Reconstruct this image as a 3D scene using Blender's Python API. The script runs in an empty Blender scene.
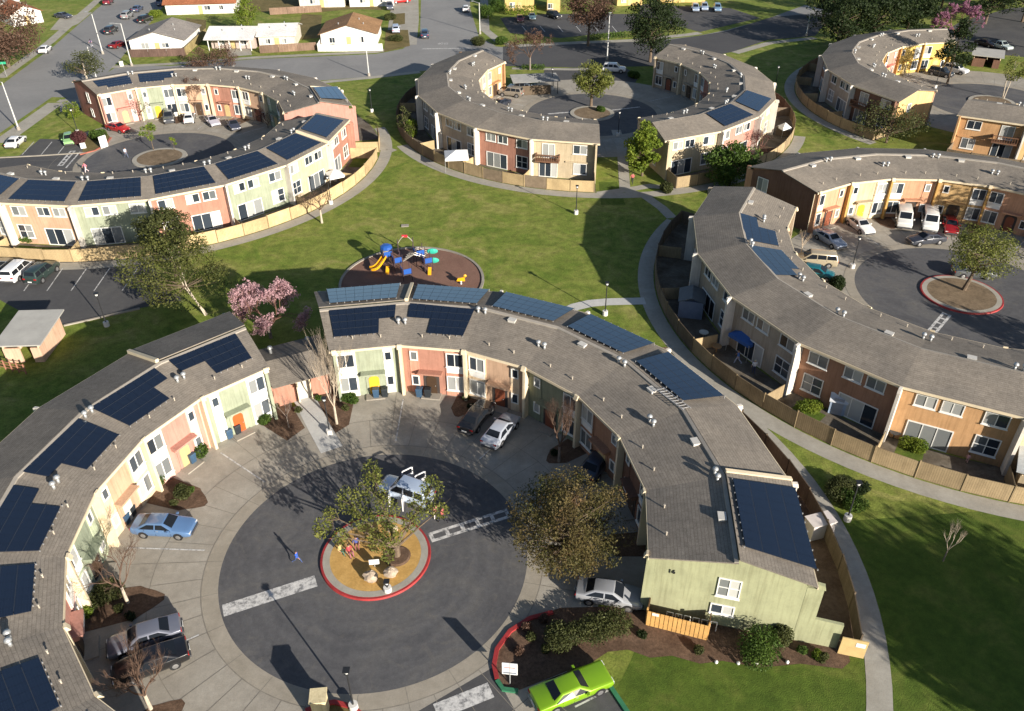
import bpy, bmesh, math, random
from math import sin, cos, pi, radians as R, atan2, hypot, tan
from mathutils import Vector, Matrix
random.seed(7)
SC = bpy.context.scene
COL = SC.collection
# ------------------------------------------------------------------ camera
F_PX, CX, CY = 814.4, 512.0, 355.5
TH, RO, CAM_H = R(34.835), R(0.427), 48.0
RT = Vector((1, 0, 0)); DN = Vector((0, -sin(TH), -cos(TH))); FW = Vector((0, cos(TH), -sin(TH)))
cam_d = bpy.data.cameras.new('camera'); cam = bpy.data.objects.new('camera', cam_d); COL.objects.link(cam)
cam_d.sensor_width = 36; cam_d.lens = F_PX / 1024 * 36; cam_d.clip_start = 0.5; cam_d.clip_end = 3000
rx = RT * cos(RO) + DN * sin(RO); dy = RT * -sin(RO) + DN * cos(RO)
m = Matrix((rx, -dy, -FW)).transposed().to_4x4(); m.translation = (0, 0, CAM_H); cam.matrix_world = m
SC.camera = cam

def G(px, py, z=0.0):
    "the place on the plane of height z that the photograph shows at a pixel"
    x = (px - CX) / F_PX; y = (py - CY) / F_PX
    x, y = cos(RO) * x - sin(RO) * y, sin(RO) * x + cos(RO) * y
    d = RT * x + DN * y + FW
    t = (z - CAM_H) / d.z
    return Vector((d.x * t, d.y * t, z))

# ------------------------------------------------------------------ mesh helper
class MB:
    def __init__(s): s.v = []; s.f = []; s.uv = {}; s.mi = []
    def add(s, vs, fs, uvs=None, mi=0):
        o = len(s.v); s.v += [tuple(v) for v in vs]
        for k, f in enumerate(fs):
            if uvs: s.uv[len(s.f)] = uvs[k]
            s.f.append(tuple(i + o for i in f)); s.mi.append(mi)
        return s
    def poly(s, pts, uv=None, mi=0): return s.add(pts, [tuple(range(len(pts)))], [uv] if uv else None, mi)
    def prism(s, pts, z0, z1, mi=0):
        n = len(pts); vs = [(p[0], p[1], z0) for p in pts] + [(p[0], p[1], z1) for p in pts]
        fs = [tuple(range(n - 1, -1, -1)), tuple(range(n, 2 * n))] + [(i, (i + 1) % n, n + (i + 1) % n, n + i) for i in range(n)]
        return s.add(vs, fs, None, mi)
    def hexa(s, b, t, mi=0):   # four bottom, four top points
        return s.add(list(b) + list(t), [(3, 2, 1, 0), (4, 5, 6, 7), (0, 1, 5, 4), (1, 2, 6, 5), (2, 3, 7, 6), (3, 0, 4, 7)], None, mi)
    def box(s, c, d, rz=0, mi=0):
        x, y, z = (q / 2 for q in d); ca, sa = cos(rz), sin(rz)
        P = lambda a, b, e: (c[0] + a * ca - b * sa, c[1] + a * sa + b * ca, c[2] + e)
        return s.hexa([P(-x, -y, -z), P(x, -y, -z), P(x, y, -z), P(-x, y, -z)], [P(-x, -y, z), P(x, -y, z), P(x, y, z), P(-x, y, z)], mi)
    def tube(s, p0, p1, r0, r1=None, n=6, cap=True, mi=0):
        r1 = r0 if r1 is None else r1
        p0, p1 = Vector(p0), Vector(p1); a = (p1 - p0)
        if a.length < 1e-6: return s
        a.normalize(); u = a.orthogonal().normalized(); w = a.cross(u)
        vs = [p0 + (u * cos(2 * pi * k / n) + w * sin(2 * pi * k / n)) * r0 for k in range(n)] + [p1 + (u * cos(2 * pi * k / n) + w * sin(2 * pi * k / n)) * r1 for k in range(n)]
        fs = [(k, (k + 1) % n, n + (k + 1) % n, n + k) for k in range(n)]
        if cap: fs += [tuple(range(n - 1, -1, -1)), tuple(range(n, 2 * n))]
        return s.add(vs, fs, None, mi)
    def lathe(s, c, prof, n=12, mi=0):
        vs = []; m_ = len(prof)
        for k in range(n):
            a = 2 * pi * k / n
            vs += [(c[0] + r * cos(a), c[1] + r * sin(a), c[2] + z) for r, z in prof]
        fs = [(k * m_ + j, ((k + 1) % n) * m_ + j, ((k + 1) % n) * m_ + j + 1, k * m_ + j + 1) for k in range(n) for j in range(m_ - 1)]
        return s.add(vs, fs, None, mi)
    def blob(s, c, r, n=8, m_=5, jit=0.0, rng=random, mi=0):
        vs = []; 
        for j in range(m_ + 1):
            ph = -pi / 2 + pi * j / m_
            for k in range(n):
                a = 2 * pi * k / n; q = 1 + rng.uniform(-jit, jit)
                vs.append((c[0] + r[0] * cos(ph) * cos(a) * q, c[1] + r[1] * cos(ph) * sin(a) * q, c[2] + r[2] * sin(ph) * q))
        fs = [(j * n + k, j * n + (k + 1) % n, (j + 1) * n + (k + 1) % n, (j + 1) * n + k) for j in range(m_) for k in range(n)]
        return s.add(vs, fs, None, mi)

def children_loc(par): return Vector(par.location) if par else Vector((0, 0, 0))
def obj(name, mb, mat, parent=None, local=False, smooth=False, label=None):
    "links a mesh as one object; under an unrotated parent the mesh is given in world coordinates"
    me = bpy.data.meshes.new(name)
    off = Vector((0, 0, 0))
    if parent is not None and not local:
        off = Vector(parent.location); q = parent
        while q.parent: q = q.parent; off += Vector(q.location)
    me.from_pydata([(v[0] - off.x, v[1] - off.y, v[2] - off.z) for v in mb.v], [], mb.f)
    mats = mat if isinstance(mat, (list, tuple)) else [mat]
    for x in mats: me.materials.append(x)
    if len(mats) > 1: me.polygons.foreach_set('material_index', mb.mi)
    if mb.uv:
        ul = me.uv_layers.new(name='UVMap')
        for p in me.polygons:
            u = mb.uv.get(p.index)
            if u:
                for k, li in enumerate(p.loop_indices): ul.data[li].uv = u[k]
    if smooth: me.shade_smooth()
    me.validate()
    o = bpy.data.objects.new(name, me); COL.objects.link(o)
    if parent is not None: o.parent = parent
    if label: o['label'] = label
    return o
def fixn(o):
    bm = bmesh.new(); bm.from_mesh(o.data); bmesh.ops.recalc_face_normals(bm, faces=bm.faces); bm.to_mesh(o.data); bm.free(); return o
def thing(name, label, cat, loc, rz=0.0, group=None):
    o = bpy.data.objects.new(name, None); COL.objects.link(o); o.location = loc; o.rotation_euler = (0, 0, rz)
    o.empty_display_size = .3
    return tag(o, label, cat, group)
def tag(o, label, cat, group=None, kind=None):
    o['label'] = label; o['category'] = cat
    if group: o['group'] = group
    if kind: o['kind'] = kind
    return o
def struct(name, mb, mat, label=None):
    o = obj(name, mb, mat); o['kind'] = 'structure'
    if label: o['label'] = label
    return o

# ------------------------------------------------------------------ materials
def new_mat(name):
    m = bpy.data.materials.new(name); m.use_nodes = True; nt = m.node_tree
    return m, nt, nt.nodes['Principled BSDF']
def N(nt, t, **k):
    n = nt.nodes.new(t)
    for a, b in k.items():
        if a in n.inputs: n.inputs[a].default_value = b
        else: setattr(n, a, b)
    return n
def c4(c, f=1.0): return (min(c[0] * f, 1), min(c[1] * f, 1), min(c[2] * f, 1), 1)
def mixrgb(nt, fac, a, b, mode='MIX'):
    n = N(nt, 'ShaderNodeMix', data_type='RGBA', blend_type=mode)
    for sock, val in ((n.inputs[0], fac), (n.inputs[6], a), (n.inputs[7], b)):
        if hasattr(val, 'is_linked') or isinstance(val, bpy.types.NodeSocket): nt.links.new(val, sock)
        else: sock.default_value = val
    return n.outputs[2]
def noise(nt, scale, detail=3, rough=.6, pos=None, dist=0.0):
    n = N(nt, 'ShaderNodeTexNoise', Scale=scale, Detail=detail, Roughness=rough, Distortion=dist)
    if pos is None: pos = N(nt, 'ShaderNodeNewGeometry').outputs['Position']
    nt.links.new(pos, n.inputs['Vector']); return n.outputs['Fac']
def ramp(nt, fac, stops):
    r = N(nt, 'ShaderNodeValToRGB'); e = r.color_ramp.elements
    while len(e) < len(stops): e.new(.5)
    for k, (p, c) in enumerate(stops): e[k].position = p; e[k].color = c if len(c) == 4 else (*c, 1)
    nt.links.new(fac, r.inputs[0]); return r.outputs[0]
def bump(nt, b, h, strength, dist=.02):
    n = N(nt, 'ShaderNodeBump', Strength=strength, Distance=dist); nt.links.new(h, n.inputs['Height']); nt.links.new(n.outputs[0], b.inputs['Normal'])
CACHE = {}
def M(name, col, var=.12, scale=1.5, rough=.8, metal=0.0, fine=18.0, bmp=.15, coat=0.0, spec=.4):
    "painted / plain surface with soft wear in two noise scales"
    if name in CACHE: return CACHE[name]
    m, nt, b = new_mat(name)
    f1 = noise(nt, scale, 4); f2 = noise(nt, fine, 2)
    a = ramp(nt, f1, [(.3, c4(col, 1 - var)), (.7, c4(col, 1 + var))])
    k = ramp(nt, f2, [(.3, (1 - var * .6,) * 3), (.7, (1 + var * .3,) * 3)])
    nt.links.new(mixrgb(nt, 1.0, a, k, 'MULTIPLY'), b.inputs['Base Color'])
    b.inputs['Roughness'].default_value = rough; b.inputs['Metallic'].default_value = metal
    b.inputs['Specular IOR Level'].default_value = spec; b.inputs['Coat Weight'].default_value = coat
    if bmp: bump(nt, b, f2, bmp)
    CACHE[name] = m; return m
def stucco(name, col):
    "painted stucco: blotchy fading, vertical rain streaks, fine grain"
    if name in CACHE: return CACHE[name]
    m, nt, b = new_mat(name)
    pos = N(nt, 'ShaderNodeNewGeometry').outputs['Position']
    f1 = noise(nt, .55, 5, .65, pos)
    mp = N(nt, 'ShaderNodeMapping'); mp.inputs['Scale'].default_value = (5, 5, .35); nt.links.new(pos, mp.inputs[0])
    f2 = noise(nt, 1.0, 3, .6, mp.outputs[0]); f3 = noise(nt, 9, 3, .7, pos)
    a = ramp(nt, f1, [(.25, c4(col, .8)), (.75, c4(col, 1.12))])
    s_ = ramp(nt, f2, [(.28, (.74, .72, .69)), (.55, (1, 1, 1))]); g = ramp(nt, f3, [(.3, (.93,) * 3), (.7, (1.03,) * 3)])
    nt.links.new(mixrgb(nt, 1.0, mixrgb(nt, .8, a, s_, 'MULTIPLY'), g, 'MULTIPLY'), b.inputs['Base Color'])
    b.inputs['Roughness'].default_value = .9; b.inputs['Specular IOR Level'].default_value = .2
    bump(nt, b, noise(nt, 30, 2), .2, .01)
    CACHE[name] = m; return m
def shingle(name, cols, row=.22, width=.34):
    "composition shingles laid in courses along the UV u axis (metres)"
    if name in CACHE: return CACHE[name]
    m, nt, b = new_mat(name)
    uv = N(nt, 'ShaderNodeUVMap').outputs[0]
    br = N(nt, 'ShaderNodeTexBrick', Scale=1.0)
    br.inputs['Color1'].default_value = c4(cols[0]); br.inputs['Color2'].default_value = c4(cols[1]); br.inputs['Mortar'].default_value = c4(cols[2])
    br.inputs['Mortar Size'].default_value = .03; br.inputs['Brick Width'].default_value = width; br.inputs['Row Height'].default_value = row
    br.inputs['Mortar Smooth'].default_value = .6; br.inputs['Bias'].default_value = 0
    nt.links.new(uv, br.inputs['Vector'])
    f1 = noise(nt, .22, 5, .6); f2 = noise(nt, 2.2, 4, .7); f3 = noise(nt, 14, 2)
    k = ramp(nt, f1, [(.3, (.8, .79, .78)), (.7, (1.18, 1.14, 1.08))]); k2 = ramp(nt, f2, [(.28, (.78,) * 3), (.72, (1.14,) * 3)]); k3 = ramp(nt, f3, [(.3, (.8,) * 3), (.7, (1.15,) * 3)])
    c = mixrgb(nt, 1.0, mixrgb(nt, 1.0, mixrgb(nt, 1.0, br.outputs['Color'], k, 'MULTIPLY'), k2, 'MULTIPLY'), k3, 'MULTIPLY')
    nt.links.new(c, b.inputs['Base Color']); b.inputs['Roughness'].default_value = .95; b.inputs['Specular IOR Level'].default_value = .15
    bump(nt, b, br.outputs['Fac'], -.5, .02)
    CACHE[name] = m; return m
def ground(name, stops, scale=.25, fine=3.0, fvar=.25, rough=.95, bstr=.3, detail=6, dist=0.6):
    if name in CACHE: return CACHE[name]
    m, nt, b = new_mat(name)
    f1 = noise(nt, scale, detail, .62, None, dist); f2 = noise(nt, fine, 5, .7); f3 = noise(nt, fine * 7, 2, .7)
    a = ramp(nt, f1, stops)
    k = ramp(nt, f2, [(.25, (1 - fvar,) * 3), (.75, (1 + fvar,) * 3)]); k3 = ramp(nt, f3, [(.25, (1 - fvar * .8,) * 3), (.75, (1 + fvar * .6,) * 3)])
    nt.links.new(mixrgb(nt, 1.0, mixrgb(nt, 1.0, a, k, 'MULTIPLY'), k3, 'MULTIPLY'), b.inputs['Base Color'])
    b.inputs['Roughness'].default_value = rough; b.inputs['Specular IOR Level'].default_value = .2
    bump(nt, b, f3, bstr, .05)
    CACHE[name] = m; return m
def foliage(name, c1, c2, c3=None, trans=.35, scale=.9):
    if name in CACHE: return CACHE[name]
    m, nt, b = new_mat(name)
    f = noise(nt, scale, 3, .6); f2 = noise(nt, 6, 1)
    st = [(.3, c4(c1)), (.62, c4(c2))] + ([(.72, c4(c3))] if c3 else [])
    a = ramp(nt, f, st); k = ramp(nt, f2, [(.3, (.7,) * 3), (.7, (1.25,) * 3)])
    c = mixrgb(nt, 1.0, a, k, 'MULTIPLY'); nt.links.new(c, b.inputs['Base Color'])
    b.inputs['Roughness'].default_value = .65; b.inputs['Specular IOR Level'].default_value = .25
    tr = N(nt, 'ShaderNodeBsdfTranslucent'); nt.links.new(c, tr.inputs[0])
    mx = N(nt, 'ShaderNodeMixShader'); mx.inputs[0].default_value = trans
    nt.links.new(b.outputs[0], mx.inputs[1]); nt.links.new(tr.outputs[0], mx.inputs[2]); nt.links.new(mx.outputs[0], nt.nodes['Material Output'].inputs[0])
    CACHE[name] = m; return m
def window_glass():
    if 'glass' in CACHE: return CACHE['glass']
    m, nt, b = new_mat('window_glass')
    oi = N(nt, 'ShaderNodeObjectInfo').outputs['Random']
    c = ramp(nt, oi, [(.0, (.015, .02, .028)), (.4, (.04, .052, .066)), (.55, (.17, .18, .18)), (1, (.48, .48, .45))])
    nt.links.new(c, b.inputs['Base Color']); b.inputs['Roughness'].default_value = .08; b.inputs['Specular IOR Level'].default_value = .6
    CACHE['glass'] = m; return m
def solar_mat():
    if 'solar' in CACHE: return CACHE['solar']
    m, nt, b = new_mat('solar_cells')
    uv = N(nt, 'ShaderNodeUVMap').outputs[0]
    br = N(nt, 'ShaderNodeTexBrick', Scale=1.0, offset=0.0)
    br.inputs['Color1'].default_value = (.006, .008, .013, 1); br.inputs['Color2'].default_value = (.008, .0105, .017, 1); br.inputs['Mortar'].default_value = (.012, .016, .028, 1)
    br.inputs['Mortar Size'].default_value = .014; br.inputs['Brick Width'].default_value = .16; br.inputs['Row Height'].default_value = .16
    nt.links.new(uv, br.inputs['Vector']); nt.links.new(br.outputs[0], b.inputs['Base Color'])
    b.inputs['Roughness'].default_value = .1; b.inputs['Specular IOR Level'].default_value = 1.0; b.inputs['Specular Tint'].default_value = (.75, .87, 1, 1); b.inputs['Coat Weight'].default_value = 1.0; b.inputs['Coat Roughness'].default_value = .06; b.inputs['Coat IOR'].default_value = 1.55; b.inputs['Coat Tint'].default_value = (.9, .95, 1, 1)
    CACHE['solar'] = m; return m
def paint(name, col, metal=.35, rough=.28): 
    return M('paint_' + name, col, .04, .8, rough, metal, 40, 0, .8, .5)
GLASS = window_glass(); SOLAR = solar_mat()
WHITE = M('white_trim', (.72, .71, .67), .06); CREAM = M('cream_trim', (.62, .52, .36), .08)
DARKG = M('car_glass', (.012, .015, .02), .05, 1, .12, 0, 20, 0, 0, .22)
RUBBER = M('tyre_rubber', (.015, .015, .016), .2, 8, .9); RIM = M('wheel_alloy', (.45, .45, .46), .1, 8, .35, .8)
TAIL = M('tail_lamp_red', (.35, .012, .012), .05, 5, .25); HEAD = M('headlamp_clear', (.7, .7, .68), .05, 5, .15)
BLACK = M('black_metal', (.02, .021, .023), .15, 5, .5); GALV = M('galvanised_metal', (.42, .43, .43), .15, 3, .45, .5)
CONC = ground('concrete', [(.3, (.24, .215, .175)), (.7, (.34, .31, .265))], .35, 2.5, .12)
WOODP = {}
def boards(name, col, axis_scale=5.5, var=.3):
    "vertical fence boards: tone changes board by board along the UV u axis"
    if name in CACHE: return CACHE[name]
    m, nt, b = new_mat(name)
    uv = N(nt, 'ShaderNodeUVMap').outputs[0]
    br = N(nt, 'ShaderNodeTexBrick', Scale=1.0, offset=0.0)
    br.inputs['Color1'].default_value = c4(col, 1 - var * .45); br.inputs['Color2'].default_value = c4(col, 1 + var * .3); br.inputs['Mortar'].default_value = c4(col, .55)
    br.inputs['Mortar Size'].default_value = .012; br.inputs['Brick Width'].default_value = .18; br.inputs['Row Height'].default_value = 40.0
    nt.links.new(uv, br.inputs['Vector'])
    f = noise(nt, .6, 4); k = ramp(nt, f, [(.3, (.78, .77, .76)), (.7, (1.12,) * 3)]); k2 = ramp(nt, noise(nt, 7, 3), [(.3, (.88,) * 3), (.7, (1.06,) * 3)])
    pv = ramp(nt, N(nt, 'ShaderNodeObjectInfo').outputs['Random'], [(0, (.8, .79, .78)), (1, (1.15, 1.13, 1.1))])
    nt.links.new(mixrgb(nt, 1.0, mixrgb(nt, 1.0, mixrgb(nt, 1.0, br.outputs[0], k, 'MULTIPLY'), k2, 'MULTIPLY'), pv, 'MULTIPLY'), b.inputs['Base Color'])
    b.inputs['Roughness'].default_value = .9; b.inputs['Specular IOR Level'].default_value = .2
    CACHE[name] = m; return m
# ------------------------------------------------------------------ terraces of townhouses round five courts
CEN = {'A': (-10.5, 42.3), 'B': (-55.9, 124.8), 'C': (14.7, 144.8), 'D': (51.6, 80.5), 'E': (88.75, 149.5)}
R_IN, R_EIN, R_RDG, R_OUT, R_EOUT, R_FENCE = 20.75, 20.3, 26.0, 30.5, 31.0, 34.8
Z_E, Z_R, STEP, Z_EO = 5.75, 6.88, .12, 5.9
def P(c, r, a): return (c[0] + r * cos(R(a)), c[1] + r * sin(R(a)))
def P3(c, r, a, z): return (c[0] + r * cos(R(a)), c[1] + r * sin(R(a)), z)
ROOF = shingle('shingle_roof', [(.218, .195, .168), (.238, .214, .185), (.165, .148, .128)], .24, 1.6)
WALLC = {'green': (.335, .345, .21), 'sage': (.27, .305, .225), 'pink': (.47, .245, .195), 'salmon': (.39, .195, .14), 'peach': (.50, .335, .225), 'orange': (.50, .295, .145), 'cream': (.50, .41, .275),
         'yellow': (.66, .46, .14), 'tan': (.43, .35, .26), 'taupe': (.42, .355, .275), 'rust': (.37, .205, .13), 'brown': (.18, .10, .07), 'ochre': (.48, .32, .15), 'grey': (.30, .28, .25), 'celadon': (.295, .325, .235), 'terra': (.54, .30, .185), 'olive': (.24, .25, .17), 'rose': (.58, .26, .2)}
DOORC = {'yellow': (.7, .38, .03), 'red': (.55, .09, .02), 'tan': (.5, .38, .18), 'dark': (.06, .035, .02), 'brown': (.2, .06, .03), 'white': (.6, .58, .52), 'blue': (.08, .14, .25)}
def wallm(k): return stucco('stucco_' + k, WALLC[k])
def doorm(k): return M('door_' + k, DOORC[k], .08, 3, .5)

class Fr:
    "a facade: u to the right as one looks at it, d outwards, z up"
    def __init__(s, p0, p1):
        s.o = Vector(((p0[0] + p1[0]) / 2, (p0[1] + p1[1]) / 2, 0)); d = Vector((p1[0] - p0[0], p1[1] - p0[1], 0)); s.w = d.length; s.u = d.normalized(); s.n = Vector((s.u.y, -s.u.x, 0))
    def p(s, u, z, d=0.0): q = s.o + s.u * u + s.n * d; return (q.x, q.y, z)
    def box(s, mb, u0, u1, z0, z1, d0, d1, mi=0):
        return mb.hexa([s.p(u0, z0, d1), s.p(u1, z0, d1), s.p(u1, z0, d0), s.p(u0, z0, d0)], [s.p(u0, z1, d1), s.p(u1, z1, d1), s.p(u1, z1, d0), s.p(u0, z1, d0)], mi)
def window(fr, u, z, w, h, par, cols=2, rows=1, fw=.09, sill=True, name='window', trim=WHITE):
    f = MB(); a, b = u - w / 2, u + w / 2
    fr.box(f, a - fw, a, z - fw, z + h + fw, .004, .08); fr.box(f, b, b + fw, z - fw, z + h + fw, .004, .08)
    fr.box(f, a, b, z - fw, z, .004, .08); fr.box(f, a, b, z + h, z + h + fw, .004, .08)
    for k in range(1, cols): q = a + w * k / cols; fr.box(f, q - .035, q + .035, z, z + h, .004, .065)
    for k in range(1, rows):
        q = z + h * k / rows
        for j in range(cols): fr.box(f, a + w * j / cols + (.036 if j else 0), a + w * (j + 1) / cols - (.036 if j < cols - 1 else 0), q - .03, q + .03, .004, .06)
    o = obj(name, f, trim, par)
    for j in range(cols):
        g = MB(); x0, x1 = a + w * j / cols + .03, a + w * (j + 1) / cols - .03
        g.poly([fr.p(x0, z, .025), fr.p(x1, z, .025), fr.p(x1, z + h, .025), fr.p(x0, z + h, .025)])
        obj('pane', g, GLASS, o)
    if sill:
        s_ = MB(); fr.box(s_, a - fw - .06, b + fw + .06, z - fw - .07, z - fw - .003, .004, .15); obj('sill', s_, trim, o)
    return o
def arch_pts(fr, u, w, h, d, n=8):
    r = w / 2; pts = [fr.p(u - r, 0.02, d), fr.p(u + r, 0.02, d)]
    for k in range(n + 1):
        a = pi * k / n; pts.append(fr.p(u + r * cos(a), h - r * .7 + r * .7 * sin(a), d))
    return pts
def arch(mb, fr, u, w, h, d0, d1):
    A = arch_pts(fr, u, w, h, d1); B = arch_pts(fr, u, w, h, d0); n = len(A)
    mb.add(A + B, [tuple(range(n))] + [(i, n + i, n + (i + 1) % n, (i + 1) % n) for i in range(n)])
def inner_facade(c, a, b, par, kind, wall, accent, door, small=False):
    fr = Fr(P(c, R_IN, b), P(c, R_IN, a)); s = 1 if kind == 0 else -1
    # pale bay behind the large windows and strip behind the small ones
    k = MB(); fr.box(k, *(sorted((s * -2.95, s * -1.1))), .05, 5.5, -.02, .09)
    bay = obj('window_bay', k, accent, par)
    k = MB(); fr.box(k, *(sorted((s * 1.45, s * 2.35))), .05, 5.5, -.02, .05); obj('wall_strip', k, accent, par)
    fb = Fr(fr.p(-fr.w / 2, 0, .088), fr.p(fr.w / 2, 0, .088)); fs = Fr(fr.p(-fr.w / 2, 0, .048), fr.p(fr.w / 2, 0, .048))
    window(fb, s * -2.02, 3.55, 1.45, 1.35, par, 2, 1); window(fb, s * -2.02, .8, 1.5, 1.5, par, 2, 1)
    k = MB(); fb.box(k, s * -2.02 - .8, s * -2.02 + .8, 2.75, 3.36, .004, .06); obj('spandrel_panel', k, WHITE, par)
    window(fs, s * 1.9, 3.95, .55, .85, par, 1, 1, .1, False); window(fs, s * 1.9, 1.05, .55, .95, par, 1, 1, .1, False)
    k = MB(); arch(k, fr, s * .35, 1.5, 2.55, -.02, .06); dw = obj('door_recess', k, M('painted_porch_shade', (.05, .04, .035)) if door in ('dark', 'brown') else wall, par)  # near-black colour paints the shade of an opening; the arch has no hollow
    k = MB(); arch(k, fr, s * .35, .98, 2.2, .03, .10); d = obj('door', k, doorm(door), par, label=door + ' arched front door')
    k = MB(); k.blob(fr.p(s * .35 + .36, 1.05, .13), (.05, .05, .05), 6, 4); obj('handle', k, GALV, d)
    k = MB(); fr.box(k, s * .35 - 1.15, s * .35 + 1.15, 2.66, 2.82, -.02, .75); fr.box(k, s * .35 - 1.12, s * .35 - 1.0, 2.4, 2.655, -.02, .5); fr.box(k, s * .35 + 1.0, s * .35 + 1.12, 2.4, 2.655, -.02, .5)
    obj('porch_canopy', k, wall, par)
    k = MB(); fr.box(k, s * .35 - .9, s * .35 + .9, .012, .14, -.02, 1.0); obj('door_step', k, CONC, par)
def outer_facade(c, a, b, par, kind, wall, style='plain'):
    fr = Fr(P(c, R_OUT, a), P(c, R_OUT, b)); s = 1 if kind == 0 else -1
    if style == 'plain':
        window(fr, s * -2.55, 4.15, 1.55, 1.05, par); window(fr, s * -.45, 4.15, 1.55, 1.05, par)
        window(fr, s * 2.9, 4.05, 1.75, 1.15, par); window(fr, s * 2.9, .95, 1.8, 1.7, par, 2, 2)
        window(fr, s * -1.55, .12, 3.5, 2.15, par, 3, 1, .1, False, 'sliding_door')
    else:   # balcony unit
        k = MB(); fr.box(k, s * -2.4 - 1.75, s * -2.4 + 1.75, 2.7, 2.9, -.02, 1.25); sl = obj('balcony', k, M('balcony_timber', (.16, .08, .045)), par)
        k = MB()
        for q in range(11): fr.box(k, s * -2.4 - 1.72 + q * .34, s * -2.4 - 1.66 + q * .34, 2.905, 3.75, 1.15, 1.22)
        fr.box(k, s * -2.4 - 1.75, s * -2.4 + 1.75, 3.753, 3.86, 1.12, 1.25); fr.box(k, s * -2.4 - 1.75, s * -2.4 - 1.68, 3.1, 3.7, -.02, 1.12); fr.box(k, s * -2.4 + 1.68, s * -2.4 + 1.75, 3.1, 3.7, -.02, 1.12)
        obj('railing', k, M('balcony_timber', (.16, .08, .045)), sl)
        window(fr, s * -2.4, 3.1, 1.7, 2.0, par, 2, 1, .1, False, 'balcony_door'); window(fr, s * -2.4, .12, 2.6, 2.15, par, 3, 1, .1, False, 'sliding_door')
        window(fr, s * 2.3, 4.0, 1.9, 1.2, par); window(fr, s * 2.4, .9, 1.8, 1.5, par, 2, 1)
        k = MB(); fr.box(k, s * .2 - .0, s * .2 + 4.0 * 1, 2.55, 2.75, -.02, .18) if s > 0 else fr.box(k, -4.2, -.2, 2.55, 2.75, -.02, .18); obj('floor_band', k, wall, par)
def prof(raise_=0.0):
    return [(R_IN, 0), (R_IN, Z_E - .12), (R_RDG, Z_R - .22), (R_RDG, Z_R - .22 + STEP + raise_ * .9), (R_OUT, Z_EO - .12 + raise_ * .9), (R_OUT, 0)]
def rq(c, r, a, ref, r0, z0, r1, z1): pass
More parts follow.
